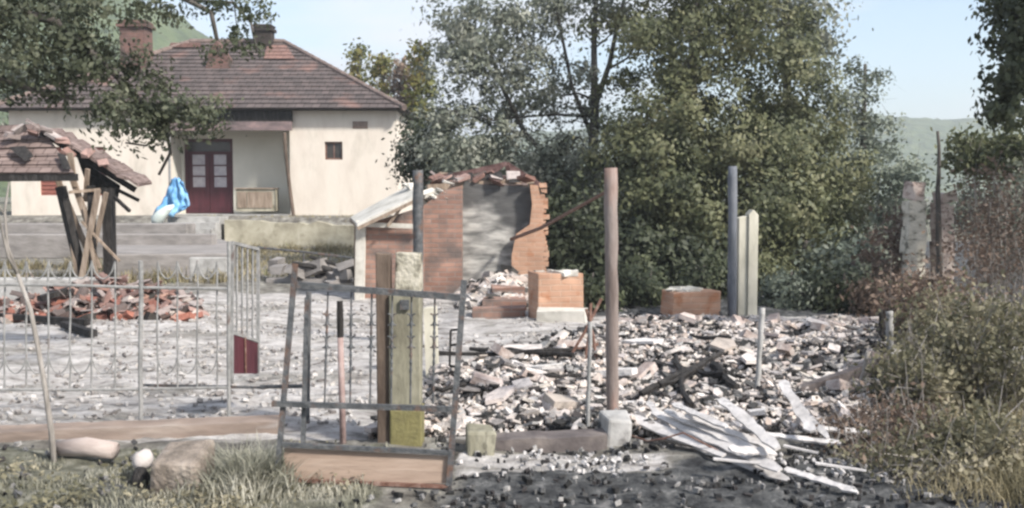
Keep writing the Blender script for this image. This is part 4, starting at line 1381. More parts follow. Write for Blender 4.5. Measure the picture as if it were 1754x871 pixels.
# tripod of dark rods
tri = thing("rod_tripod", tuple(G(1000, 620)), "tangle of thin dark rods crossing beside the thin whitish stake", "rods")
for a_, b_ in (((968, 625), (1030, 512)), ((1000, 628), (1012, 520)), ((1022, 622), (1004, 530)), ((985, 600), (1024, 590))):
    g = G(a_[0], 622)
    m = MB(); m.tube([V(*a_, g.y), V((a_[0] + b_[0]) / 2 + 3, (a_[1] + b_[1]) / 2, g.y + .02), V(*b_, g.y + .1)], .014, 6)
    m.build("rod", M_rust, tri, uv=False)

# far gate pillars at the right
def pillar(px0, px1, ptop, pbot, d, mt, label, capm=None, nm="stone_pillar"):
    x0, x1 = xw(px0, d), xw(px1, d)
    t = thing(nm, ((x0 + x1) / 2, d, 0), label, "pillar")
    zt = zw(ptop, d)
    m = MB()
    nb = 9
    z = -.1; lay = (zt + .1) / nb
    for k in range(nb):
        m.box(((x0 + x1) / 2 + rnd.uniform(-.012, .012), d + .13, z + lay * (k + .5)), (x1 - x0 + rnd.uniform(-.02, .02), .26, lay - .004), jit=.01)
    m.build("shaft", mt, t)
    return t, (x0 + x1) / 2, zt
M_pillarstone = mat("patchy_cream_stone", [(0.13, 0.12, 0.10), (0.46, 0.43, 0.36), (0.60, 0.56, 0.48)], scale=6, bump=.6, contrast=(.36, .52), stretch=(1, 1, 1.6))
M_pinkstone = mat("patchy_pink_brick", [(0.15, 0.12, 0.11), (0.42, 0.33, 0.29), (0.56, 0.48, 0.43)], scale=7, bump=.6, contrast=(.36, .56), stretch=(1, 1, 2))
t, cx, zt = pillar(1568, 1597, 344, 480, 13.2, M_pillarstone, "cream stone pillar with black stains, left one in the brush")
MB().box((cx, 13.33, zt + .13), (.20, .2, .24), (0, .06, .2), jit=.03).build("capstone", M_pinkstone, t)
t, cx, zt = pillar(1618, 1646, 348, 500, 13.2, M_pinkstone, "pinkish brick pillar with crumbling top, right one in the brush")
MB().box((cx + .03, 13.33, zt + .07), (.24, .2, .16), (0, -.1, .3), jit=.03).build("capstone", M_pinkstone, t)
post_tube("timber_post", "tall dark timber post between the two brush-grown pillars", 1610, 520, 1607, 225, .055, M_bark, d=13.0, n=7, wob=.012, r1=.018)

# ------------------------------------------------------------------ left fence, loop-topped
FL = lambda px: 6.75 - (px < 9999) * 0.0
def fp(px, py, dd=0.0):
    d = 6.55 + 0.15 * (px / 500.0) + dd
    return V(px, py, d)
fence = thing("loop_fence", tuple(fp(240, 745)), "low pale iron fence with looped pickets above the footing", "fence")
m = MB(); m.tube([fp(-90, 487), fp(120, 489), fp(240, 493), fp(392, 495)], .010, 6); m.build("top_rail", M_paleiron, fence, uv=False)
m = MB(); m.tube([fp(-90, 668), fp(200, 668), fp(392, 664)], .010, 6); m.build("bottom_rail", M_paleiron, fence, uv=False)
picks = [-66, -29, 8, 45, 83, 120, 157, 197, 270, 304, 338, 372]
def wob(a, b, n=5, s=.004):
    return [a.lerp(b, k / n) + Vector((rnd.uniform(-s, s), rnd.uniform(-s, s), 0)) * (0 if k in (0, n) else 1) for k in range(n + 1)]
for px in picks:
    m = MB(); m.tube(wob(fp(px, 448 + rnd.uniform(-2, 2), .03), fp(px, 668, .03)), .0062, 6); m.build("picket", M_paleiron, fence, uv=False)
for a_, b_ in zip(picks[:-1], picks[1:]):
    if b_ - a_ > 45: continue
    for base_y, hgt in ((448, 30), (612, 28)):
        pts = []
        for k in range(9):
            f = k / 8
            pts.append(fp(a_ + (b_ - a_) * f, base_y + hgt * math.sin(math.pi * f) ** .6, .03))
        m = MB(); m.tube(pts, .0052, 5); m.build("loop", M_paleiron, fence, uv=False)
for px, top, bot, r in ((241, 447, 745, .016), (392, 414, 745, .013)):
    m = MB(); m.tube(wob(fp(px, top), fp(px, bot)), r, 8); m.build("post", M_paleiron, fence, uv=False)
# open gate leaf with maroon panel, swung away behind the fence line
gl = thing("open_gate_leaf", tuple(fp(392, 745, .05)), "narrow open gate leaf with a maroon lower panel", "gate")
da, db = 6.75, 7.15
m = MB()
m.bar(V(397, 416, da), V(397, 655, da), .022, .022, (0, 1, 0))
m.bar(V(442, 427, db), V(442, 642, db), .022, .022, (0, 1, 0))
m.bar(V(397, 416, da), V(442, 427, db), .022, .022)
m.bar(V(397, 655, da), V(442, 642, db), .022, .022)
m.bar(V(397, 570, da), V(442, 585, db), .02, .02)
m.build("frame", M_paleiron, gl)
m = MB()
m.prism([V(398, 573, da + .01), V(441, 588, db), V(441, 640, db), V(398, 640, da + .01)], (0.006, -.008, 0))
m.build("panel", M_maroon, gl)
for f_ in (.2, .4, .6, .8):
    m = MB(); qa = V(397 + 45 * f_, 416 + 11 * f_, da + (db - da) * f_); qb = V(397 + 45 * f_, 570 + 15 * f_, da + (db - da) * f_)
    m.tube([qa, qb], .008, 5); m.build("bar", M_paleiron, gl, uv=False)
m = MB(); m.tube([V(420, 578, 6.92), V(421, 640, 6.92)], .008, 5); m.build("bar", M_rust, gl, uv=False)
# right half of the fence up to the gate
m = MB()
f2 = thing("bare_rail_fence", tuple(fp(470, 745)), "bare lower rail joining the open gate leaf to the leaning gate", "fence")
m.tube([fp(445, 663, .1), fp(530, 662, .1)], .014, 6); m.build("rail", M_iron, f2, uv=False)
m = MB(); m.tube([fp(526, 745, .05), fp(527, 640, .06), fp(529, 500, .05)], .019, 7); m.build("post", M_iron, f2, uv=False)
m = MB(); m.tube([fp(240, 660, .12), fp(445, 664, .12)], .010, 6); m.build("stay", M_iron, f2, uv=False)

# footing wall under the fence
def footing(name, label, pts, hs, wd, mt, seed=1):
    m = MB()
    K = len(pts)
    for i in range(K - 1):
        (x0, y0), (x1, y1) = pts[i], pts[i + 1]
        z0a, z0b = gz(x0, y0) - .1, gz(x1, y1) - .1
        za, zb = hs[i], hs[i + 1]
        m.add([(x0, y0, z0a), (x1, y1, z0b), (x1, y1, zb), (x0, y0, za), (x0, y0 + wd, z0a), (x1, y1 + wd, z0b), (x1, y1 + wd, zb), (x0, y0 + wd, za)],
              [(0, 1, 2, 3), (3, 2, 6, 7), (5, 4, 7, 6)] + ([(0, 3, 7, 4)] if i == 0 else []) + ([(1, 5, 6, 2)] if i == K - 2 else []))
    return tag(m.build(name, mt, origin=(pts[0][0], pts[0][1], 0)), label, "footing")
pts, hs = [], []
for k in range(26):
    px = -90 + (474 + 90) * k / 25
    ytop = 745 - (px + 90) / 564 * 22 + rnd.uniform(-1, 1)
    d = 6.3 + .15 * px / 474
    q = V(px, ytop, d)
    pts.append((q.x, d)); hs.append(q.z)
footing("fence_footing", "long low tan concrete footing beneath the loop-topped fence", pts, hs, .22, M_footing)
pts, hs = [], []
for k in range(14):
    px = 812 + (1040 - 812) * k / 13
    ytop = 757 - (px - 812) / 228 * 10 + rnd.uniform(-1.5, 1.5)
    d = 5.95 + .15 * (px - 812) / 228
    q = V(px, ytop, d)
    pts.append((q.x, d)); hs.append(q.z)
footing("dark_footing", "sooty low concrete footing between the leaning gate and rusty post", pts, hs, .2, M_darkfoot)
p = V(818, 790, 5.85)
tag(MB().box((xw(820, 5.88), 5.98, .06), (.17, .24, .22), (0, .05, .1), jit=.015).build("footing_stone", M_mossconc, origin=(xw(820, 5.88), 5.98, 0), bevel=.02), "greenish stone closing the left end of the sooty footing", "stone")
p = G(1060, 788)
tag(MB().box((xw(1062, 6.25), 6.3, .06), (.17, .30, .22), (0, .03, .08), jit=.015).build("footing_block", M_concrete, origin=(xw(1060, 6.25), 6.3, 0), bevel=.02), "pale concrete block at the foot of the thick rusty post", "block")

# ------------------------------------------------------------------ leaning gate in front
GD = 5.32
gt = thing("leaning_gate", tuple(V(620, 830, GD)), "leaning trapezoid iron gate with a tan sheet panel at the bottom", "gate")
def gp(px, py, dd=0.0):
    # the gate leans back a little with height
    return V(px, py, GD + .12 * (830 - py) / 380 + dd)
BARW = .028
m = MB(); m.bar(gp(506, 452), gp(476, 800), BARW, BARW, (0, 1, 0)); m.build("stile", M_iron, gt)
m = MB(); m.bar(gp(795, 480), gp(769, 832), BARW * 1.15, BARW, (0, 1, 0)); m.build("stile", M_iron, gt)
m = MB(); m.bar(gp(508, 488, .004), gp(789, 510, .004), .034, BARW, (0, 1, 0)); m.build("top_rail", M_iron, gt)
m = MB(); m.bar(gp(466, 692, -.02), gp(775, 701, -.02), .028, BARW, (0, 1, 0)); m.build("middle_rail", M_iron, gt)
m = MB(); m.bar(gp(484, 762, -.004), gp(772, 776, -.004), .022, BARW, (0, 1, 0)); m.build("bottom_rail", M_iron, gt)
m = MB(); m.prism([gp(487, 768, .012), gp(768, 782, .012), gp(766, 828, .012), gp(640, 829, .012), gp(483, 820, .012)], (0, .012, 0)); m.build("panel", M_boardrust, gt)
m = MB(); m.bar(gp(484, 822, .0), gp(767, 834, .0), .018, BARW * .8, (0, 1, 0)); m.build("base_rail", M_rust, gt)
m = MB(); m.bar(gp(526, 510, .03), gp(519, 762, .03), .024, .024, (0, 1, 0)); m.build("upright", M_iron, gt)
# twisted rods with curls
for i, (xt, xb, dark) in enumerate(((562, 556, 1), (602, 600, 1), (637, 634, 1), (672, 670, 0), (705, 703, 0), (745, 742, 1))):
    m = MB()
    K = 30
    a, b = gp(xt, 500, .02), gp(xb, 692, .01)
    m.tube([a.lerp(b, k / K) for k in range(K + 1)], [.0055 + (.0035 if (k % 2) and 6 < k < 22 else 0) for k in range(K + 1)], 5)
    # pairs of small C scrolls
    for yc in (.25, .45):
        for sgn in (-1, 1):
            c = a.lerp(b, yc) + Vector((sgn * .018, 0, 0))
            m.tube([c + Vector((sgn * .016 * math.cos(t_), 0, .032 * math.sin(t_))) for t_ in [(-1.9 + 3.8 * q / 7) + (math.pi) for q in range(8)]], .0045, 4)
    m.build("scroll_rod", M_iron, gt, uv=False)
m = MB()
m.bar(gp(772, 566, .02), gp(770, 628, .02), .012, .012, (0, 1, 0)); m.bar(gp(772, 566, .02), gp(792, 564, .02), .012, .012, (0, 1, 0)); m.bar(gp(771, 592, .02), gp(789, 590, .02), .012, .012, (0, 1, 0)); m.bar(gp(770, 628, .02), gp(787, 628, .02), .012, .012, (0, 1, 0))
m.build("latch", M_char_shade, gt)
# rusty pipe with a burnt top behind the gate
bp_ = G(588, 760)
b0 = Vector((bp_.x, bp_.y, bp_.z)); t0 = V(582, 516, bp_.y); mid = V(583, 578, bp_.y)
pp_ = thing("rusty_pipe", tuple(b0), "thin rusty pipe with a charred black top behind the gate", "pipe")
MB().tube([b0 - Vector((0, 0, .1)), b0.lerp(mid, .5), mid], [.021, .02, .019], 8).build("pipe", mat("pinkish_rust", [(0.17, 0.11, 0.10), (0.30, 0.22, 0.205), (0.40, 0.33, 0.31)], scale=8, bump=.3), pp_, uv=False, smooth=True)
MB().tube([mid, mid.lerp(t0, .5), t0], [.020, .022, .019], 8).build("burnt_top", M_char_shade, pp_, uv=False)

# ------------------------------------------------------------------ foreground block, stone and log
p = G(272, 862)
blk = MB()
blk.box((xw(274, 5.1), 5.30, .06), (.27, .34, .30), (0.10, .03, .04), jit=.02)
tag(blk.build("stone_block", M_brownstone, origin=(xw(284, 5.2), 5.3, 0), bevel=.03), "brownish block half hidden in the pale foreground grass", "block")
m = MB()
def boulder(m, c, r, seed):
    nu, nv = 14, 9
    vs = []
    for j in range(nv + 1):
        th = math.pi * j / nv
        for i in range(nu):
            ph = 2 * math.pi * i / nu
            d = Vector((math.sin(th) * math.cos(ph), math.sin(th) * math.sin(ph), math.cos(th)))
            k = 1 + .22 * noise.noise(d * 1.6 + Vector((seed, 0, 0)))
            vs.append(Vector(c) + Vector((d.x * r[0], d.y * r[1], d.z * r[2])) * k)
    fs = [(j * nu + i, j * nu + (i + 1) % nu, (j + 1) * nu + (i + 1) % nu, (j + 1) * nu + i) for j in range(nv) for i in range(nu)]
    m.add(vs, fs)
boulder(m, (xw(220, 5.45), 5.5, .10), (.06, .075, .055), 3)
tag(m.build("pale_stone", M_whitestone, origin=(xw(220, 5.45), 5.5, 0), uv=False, smooth=True), "rounded whitish stone left of the brownish block", "stone")
m = MB(); boulder(m, (xw(212, 5.25), 5.32, .02), (.05, .06, .09), 5)  # black lump added to paint the dark of a hole
tag(m.build("dark_hole_lump", M_char_shade, origin=(xw(212, 5.25), 5.3, 0), uv=False, smooth=True), "small black lump standing for a dark hole below the rounded whitish stone", "lump")
a, b = V(98, 762, 5.9), V(196, 764, 5.85)
a.z = b.z = .06
M_log = mat("pinkish_bare_log", [(0.20, 0.16, 0.14), (0.34, 0.285, 0.26), (0.46, 0.40, 0.37)], scale=5, stretch=(.3, 1, 1), bump=.5)
tag(MB().tube([a, a.lerp(b, .5) + Vector((0, .02, .01)), b], [.048, .06, .052], 10).build("bare_log", M_log, origin=(a.x, a.y, 0), uv=False, smooth=True), "short pinkish bare log left of the whitish stone", "log")

# ------------------------------------------------------------------ rubble field
def shard_mb(r, th, R_):
    n = R_.choice((4, 4, 5, 6))
    ang = sorted([2 * math.pi * (k + R_.uniform(-.3, .3)) / n for k in range(n)])
    el = R_.uniform(.28, .8)
    poly = [Vector((r * math.cos(a) * R_.uniform(.75, 1.1), r * el * math.sin(a) * R_.uniform(.75, 1.1), 0)) for a in ang]
    m = MB(); m.prism(poly, (0, 0, th)); return m
R2 = random.Random(21)
protos = [shard_mb(R2.uniform(.10, .17), R2.uniform(.015, .035), R2) for _ in range(14)]
def pileh(x, y):
    h = (.05 + .11 * max(0, noise.noise(Vector((x * .8, y * .8, 4))) + .3)) * (1 - .6 * sstep(9.5, 12, y))
    return h
# individual larger pieces
n = 0
cand = []
while len(cand) < 262:
    y = 6.35 + (R2.random() ** 1.1) * 6.4
    x = R2.uniform(-1.0, 5.2)
    if in_field(x, y): cand.append((x, y))
for i, (x, y) in enumerate(cand):
    z = gz(x, y) + pileh(x, y) * R2.uniform(.6, 1.15)
    place_proto(protos, "roof_fragment", M_shard, (x, y, z), (R2.gauss(0, .24), R2.gauss(0, .24), R2.uniform(0, 6.3)), R2.uniform(.4, .95),
                "ash-white broken roof fragment in the rubble field behind the gate", "roof fragment", "ash-coated roof fragments in the rubble", i % 14)
def scatter_shards(n, region, rmin, rmax, mb, tilt=.45, zoff=1.0, seed=3, xr=(-1.2, 5.3), yr=(6.3, 13.1), pw=1.2, hmul=1.0):
    R_ = random.Random(seed)
    k = 0
    for _ in range(n * 6):
        if k >= n: break
        y = yr[0] + (R_.random() ** pw) * (yr[1] - yr[0])
        x = R_.uniform(*xr)
        if not region(x, y): continue
        if region is in_field and R_.random() < .72 * sstep(.05, .2, dusty(x, y)): continue
        k += 1
        r = R_.uniform(rmin, rmax) * (1 + .5 * (R_.random() < .12))
        q = shard_mb(r, R_.uniform(.008, .03), R_)
        M_ = Euler((R_.gauss(0, tilt), R_.gauss(0, tilt), R_.uniform(0, 6.3))).to_matrix()
        z = gz(x, y) + pileh(x, y) * R_.uniform(0, 1) * hmul * ((.25 + .75 * (1 - sstep(.05, .25, dusty(x, y)))) if region is in_field else 1)
        mb.add([M_ @ v + Vector((x, y, z)) for v in q.v], q.f)
m = MB()
scatter_shards(9500, in_field, .018, .060, m, tilt=.33)
scatter_shards(6000, in_field, .008, .025, m, tilt=.4, seed=44)
tag(m.build("rubble", M_rubble, origin=(1.5, 8, 0), uv=False), "ash-white rubble spread across the burnt plot behind the gate", "rubble", kind="stuff")
# sparse crumbs over the ash plain
m = MB()
def plain(x, y): return -6.5 < x < 1.5 and not in_field(x, y) and noise.noise(Vector((x * .8, y * 1.2, 8))) > -.12
scatter_shards(2600, plain, .008, .035, m, seed=5, xr=(-6, 1.5), yr=(6.6, 14.5), hmul=.06)
def foot(x, y): return True
scatter_shards(300, foot, .015, .05, m, seed=6, xr=(-.9, -.2), yr=(6.4, 7.8), hmul=.5)
M_crumb = mat("pale_crumbs", [(0.5, 0.5, 0.5), (1, 1, 1)], scale=12, bump=.6, island=True, rand=[(0.5, 0.48, 0.465), (0.40, 0.38, 0.365), (0.55, 0.53, 0.52), (0.32, 0.30, 0.285), (0.46, 0.43, 0.40), (0.22, 0.20, 0.19)])
tag(m.build("ash_crumbs", M_crumb, origin=(-2, 9, 0), uv=False), "small ash-white crumbs scattered over the burnt ground", "rubble", kind="stuff")
# burnt black lumps in the foreground
m = MB()
def front(x, y): return noise.noise(Vector((x * 1.2, y * 2.0, 3))) > -.2
scatter_shards(1100, front, .006, .030, m, tilt=.2, seed=8, xr=(-.6, 3.4), yr=(4.6, 6.25), hmul=.12, pw=1)
scatter_shards(160, front, .010, .03, m, seed=9, xr=(-3.2, -.6), yr=(4.6, 6.2), hmul=.1, pw=1)
tag(m.build("charred_litter", M_blackbits, origin=(1.2, 5.4, 0), uv=False), "charred black litter on the ground in front of the footing", "litter", kind="stuff")
for i in range(26):
    while True:
        x, y = R2.uniform(-.6, 4.6), R2.uniform(6.7, 12)
        if in_field(x, y): break
    z = gz(x, y) + pileh(x, y) + .01
    k_ = ("brick", i % 3)
    if k_ not in first:
        first[k_] = MB().box((0, 0, 0), (.24, .115, .07), jit=.008).build("brick", M_dustybrick, uv=True)
        o = first[k_]
    else:
        o = first[k_].copy(); COL.objects.link(o)
    o.location = (x, y, z); o.rotation_euler = (R2.gauss(0, .3), R2.gauss(0, .3), R2.uniform(0, 6))
    tag(o, "dusty whole brick lying loose in the ash-white rubble", "brick", "loose bricks in the rubble")
big = [shard_mb(.24, .03, R2), shard_mb(.30, .025, R2), shard_mb(.20, .05, R2)]
for i, (px, py) in enumerate([(930, 650), (1100, 600), (1180, 570), (1330, 590), (1240, 620), (960, 720), (860, 700), (1400, 575), (1120, 560), (1290, 640), (890, 620), (1060, 660)]):
    g = G(px, py)
    place_proto(big, "plaster_sheet", M_shard, (g.x, g.y, g.z + pileh(g.x, g.y) + .02), (R2.gauss(0, .13), R2.gauss(0, .13), R2.uniform(0, 6)), 1.0, "larger flat plaster sheet lying on the ash-white rubble", "plaster sheet", "flat plaster sheets on the rubble", i % 3)
m = MB()
def charz(x, y): return in_field(x, y) and (noise.noise(Vector((x * 1.7, y * 2.6, 21))) > .18 or (1.0 < x < 1.95 and 7.0 < y < 8.7 and rnd.random() < .6) or (-.5 < x < .6 and 9.0 < y < 9.5))
scatter_shards(2600, charz, .015, .07, m, seed=31, hmul=1.05)
tag(m.build("charred_rubble", M_blackbits, origin=(1.5, 8, 0), uv=False), "black charred bits lodged among the ash-white rubble", "rubble", kind="stuff")
# white ash-covered lumps in front of the footing
m = MB()
def ashstrip(x, y): return noise.noise(Vector((x * 1.6, y * 2.4, 13))) > .0
scatter_shards(160, ashstrip, .006, .024, m, seed=10, xr=(-.3, 2.2), yr=(5.45, 5.95), hmul=.15, pw=1)
M_whiteash = mat("white_ash_lumps", [(0.36, 0.35, 0.345), (0.52, 0.50, 0.49)], scale=14, bump=.6)
tag(m.build("white_ash", M_whiteash, origin=(.6, 5.7, 0), uv=False), "strip of white ash lumps before the sooty footing", "ash", kind="stuff")
# ridge line of charred sticks across the rubble
for i, (p0, p1, r) in enumerate([((742, 628), (1000, 618), .018), ((806, 618), (985, 632), .02), ((900, 672), (996, 664), .016), ((730, 700), (800, 690), .022), ((1180, 590), (1250, 606), .02),
                                 ((1120, 650), (1240, 680), .03), ((1130, 690), (1230, 640), .028), ((1155, 640), (1180, 720), .026), ((1220, 655), (1262, 700), .03), ((1100, 700), (1190, 668), .024)]):
    a, b = G(*p0), G(*p1)
    a.z += pileh(a.x, a.y) * 1.1 + .03; b.z += pileh(b.x, b.y) * 1.1 + .04
    K = 5
    pts_ = [a.lerp(b, k / K) + Vector((rnd.uniform(-.02, .02), rnd.uniform(-.03, .03), rnd.uniform(-.015, .02))) for k in range(K + 1)]
    tag(MB().tube(pts_, [r * rnd.uniform(.7, 1.3) for _ in pts_], 6).build("charred_stick", M_char_shade, origin=tuple(a), uv=False),
        "thin charred stick lying across the ash-white rubble", "stick", "charred sticks on the rubble")
# dark broken wall at the right of the rubble
a, b = G(1372, 690), G(1512, 668)
za, zb = V(1372, 664, a.y).z, V(1512, 612, b.y).z
m = MB()
m.prism([(a.x, a.y, a.z - .1), (b.x, b.y, b.z - .1), (b.x, b.y, zb), (a.x + (b.x - a.x) * .55, a.y + (b.y - a.y) * .55, za + (zb - za) * .45), (a.x, a.y, za)], (0.02, .12, 0))
tag(m.build("broken_wall", M_darkfoot, origin=tuple(a)), "dark grey wedge of broken wall at the rubble's right side", "wall")

# white boards, each from end to end
boards = [((1068, 712), (1352, 824), .10, .012, "longest ash-white board running down to the black ground", .10, .03),
          ((1118, 708), (1338, 806), .085, .010, "dirty ash-white slat lying against the longest board's upper edge", .13, .06),
          ((1140, 704), (1322, 786), .075, .010, "ash-white slat second above the longest board", .16, .08),
          ((1176, 712), (1330, 772), .06, .010, "short ash-white slat, third above the longest board", .18, .11),
          ((1090, 726), (1240, 782), .05, .010, "splintered ash-white slat under the longest board's upper half", .08, .04),
          ((1155, 694), (1244, 734), .05, .014, "narrow ash-white lath under the charred sticks", .20, .20),
          ((1236, 686), (1334, 770), .075, .016, "ash-white board crossing over the upper slats", .26, .16),
          ((1340, 656), (1392, 742), .07, .016, "upright-leaning ash-white board right of the tall thin stake", .30, .14),
          ((1362, 690), (1420, 752), .05, .014, "short ash-white lath beside the upright-leaning board", .16, .10),
          ((1300, 745), (1440, 762), .05, .014, "level ash-white lath at the foot of the leaning boards", .10, .09),
          ((1435, 690), (1476, 736), .045, .014, "small whitish lath below the dark broken wall", .13, .06),
          ((1395, 735), (1500, 744), .05, .014, "whitish lath pointing right into the brush", .10, .05),
          ((1345, 805), (1470, 846), .05, .012, "dusty lath half buried at the black ground's edge", .03, .03),
          ((1250, 772), (1325, 776), .09, .012, "small square ash-white board lying on the slats", .13, .12),
          ((1110, 690), (1150, 742), .045, .012, "ash-white lath next to the thick rusty post's block", .12, .08)]
for (p0, p1, wd, th, lab, la, lb) in boards:
    a, b = G(*p0), G(*p1)
    a = V(*p0, a.y); b = V(*p1, b.y)
    # keep the same image place but lift: move nearer along the ray
    a = V(p0[0], p0[1], a.y * (1 - la / 1.6)); b = V(p1[0], p1[1], b.y * (1 - lb / 1.6))
    m = MB()
    K = 12
    dirn = (b - a).normalized()
    side = dirn.cross(Vector((0, 0, 1))).normalized()
    side = side + Vector((0, 0, -.35)) * (1 if side.y < 0 else -1)
    side.normalize()
    up = side.cross(dirn).normalized()
    if up.z < 0: up = -up
    jag = [(1 + rnd.uniform(-.38, .12), 1 + rnd.uniform(-.38, .12)) for _ in range(K + 1)]
    jag[0] = (rnd.uniform(.1, .8), rnd.uniform(.1, .8)); jag[-1] = (rnd.uniform(.1, .8), rnd.uniform(.1, .8))
    vs = []
    for k in range(K + 1):
        c = a.lerp(b, k / K) + up * (.008 * math.sin(k * 1.9 + wd * 40) if wd > .1 else .003 * rnd.uniform(-1, 1))
        vs += [c - side * wd / 2 * jag[k][0], c + side * wd / 2 * jag[k][1], c + side * wd / 2 * jag[k][1] + up * th, c - side * wd / 2 * jag[k][0] + up * th]
    fs = []
    for k in range(K):
        o_ = k * 4
        for q in range(4):
            q2 = (q + 1) % 4
            fs.append((o_ + q, o_ + q2, o_ + 4 + q2, o_ + 4 + q))
    fs += [(3, 2, 1, 0), (K * 4, K * 4 + 1, K * 4 + 2, K * 4 + 3)]
    m.add(vs, fs)
    tag(m.build("whitened_board", M_plank, origin=tuple(a)), lab, "board", "ash-white boards on the right")
for i, (px, py, ang, ln) in enumerate([(1160, 760, -.5, .22), (1225, 745, .9, .2), (1262, 790, -.2, .26), (1300, 738, .3, .18), (1330, 700, 1.2, .26), (1372, 770, -.7, .24), (1420, 700, .4, .2), (1190, 722, 1.9, .16), (1440, 800, -.35, .28), (1386, 720, -1.1, .2), (1245, 700, -.6, .2), (1478, 716, .2, .22)]):
    g = G(px, py); g = V(px, py, g.y * .94)
    dv = Vector((math.cos(ang), .5 * math.sin(ang), .12 * math.sin(ang * 3))) * ln / 2
    tag(MB().bar(g - dv, g + dv, .03, .010, w2=.012).build("splinter", M_plank if i % 3 else M_char_shade, origin=tuple(g)), "thin splinter of wood scattered among the ash-white boards", "splinter", "splinters among the boards")
# curved wires over the boards
m = MB()
pts_ = [V(px, py, d) for px, py, d in ((1068, 742, 6.3), (1110, 756, 6.0), (1135, 752, 5.9), (1170, 742, 5.85), (1225, 770, 5.8), (1262, 792, 5.7))]
m.tube(pts_, .006, 5)
tag(m.build("bent_wire", M_rust, origin=tuple(pts_[0]), uv=False), "thin rusty wire bent over the ash-white slats", "wire")

# ------------------------------------------------------------------ trees
LM_green = leaf_mat("olive_green_leaves", [(0.035, 0.043, 0.022), (0.08, 0.092, 0.045), (0.15, 0.158, 0.08), (0.23, 0.222, 0.13)], patch=1.3)
LM_grey = leaf_mat("smoke_greyed_leaves", [(0.09, 0.10, 0.08), (0.16, 0.18, 0.14), (0.22, 0.23, 0.185), (0.35, 0.36, 0.31)], patch=1.4)
LM_dark = leaf_mat("dark_green_leaves", [(0.018, 0.024, 0.014), (0.035, 0.045, 0.024), (0.06, 0.072, 0.04), (0.10, 0.115, 0.06)], patch=1.3)
LM_conif = leaf_mat("yellow_green_needles", [(0.05, 0.06, 0.02), (0.10, 0.115, 0.03), (0.17, 0.16, 0.045), (0.15, 0.10, 0.035)], patch=1.0)
LM_over = leaf_mat("overhanging_leaves", [(0.025, 0.032, 0.020), (0.05, 0.06, 0.035), (0.09, 0.10, 0.06), (0.20, 0.21, 0.15)], patch=3.0)
LM_blue = leaf_mat("blue_green_leaves", [(0.07, 0.085, 0.068), (0.13, 0.155, 0.12), (0.20, 0.225, 0.175), (0.30, 0.315, 0.26)], patch=1.6)
LM_dry = leaf_mat("scorched_brown_leaves", [(0.07, 0.055, 0.045), (0.15, 0.11, 0.085), (0.22, 0.155, 0.115), (0.22, 0.20, 0.15)], patch=1.0)
LM_bush = leaf_mat("bush_leaves", [(0.065, 0.062, 0.038), (0.13, 0.125, 0.075), (0.22, 0.20, 0.13), (0.38, 0.34, 0.25)], patch=1.3)

def E(px, py, d, rpx, rpy, ry, n):
    s = d / F
    return (tuple(V(px, py, d)), (rpx * s, ry, rpy * s), n)

# broad green tree, centre right
b = (V(1180, 520, 19).x, 19.0, 0)
grow_tree("leafy_tree", "broad olive-green tree behind the slate grey post, tallest and widest", "tree", b,
          [V(1185, 400, 19), V(1170, 250, 19.1), V(1190, 90, 19), V(1200, -60, 19)], .26,
          [E(1130, 60, 18.8, 130, 130, 1.9, 60), E(1290, 110, 19, 110, 150, 1.8, 60), E(1210, 240, 17.8, 190, 110, 1.4, 85), E(1120, 300, 17.4, 110, 110, 1.1, 45),
           E(1260, 370, 17.2, 210, 110, 1.2, 90), E(1130, 420, 17.2, 90, 70, .9, 26), E(1400, 330, 18.3, 90, 100, 1.2, 40), E(1180, -40, 19, 170, 100, 1.9, 45), E(1390, 430, 17.8, 110, 60, 1.0, 26), E(1350, 200, 18.6, 80, 80, 1.2, 24)],
          LM_green, M_bark, leaf=.088, clump_r=.40, per_clump=200, seed=3)
# the same crown's scorched upper right
b = (V(1345, 520, 21).x, 21.0, 0)
grow_tree("leafy_tree", "sparse mauve-grey tree rising behind the broad green one's right shoulder", "tree", b,
          [V(1350, 380, 21), V(1350, 200, 21), V(1345, 60, 21), V(1350, -40, 21)], .17,
          [E(1385, 30, 20.6, 50, 95, 1.0, 30), E(1340, -10, 21, 60, 50, 1.2, 14), E(1390, 105, 20.6, 32, 40, .6, 8), E(1310, 60, 21, 60, 70, 1, 12)],
          LM_grey, M_bark, leaf=.11, clump_r=.40, per_clump=80, seed=5)
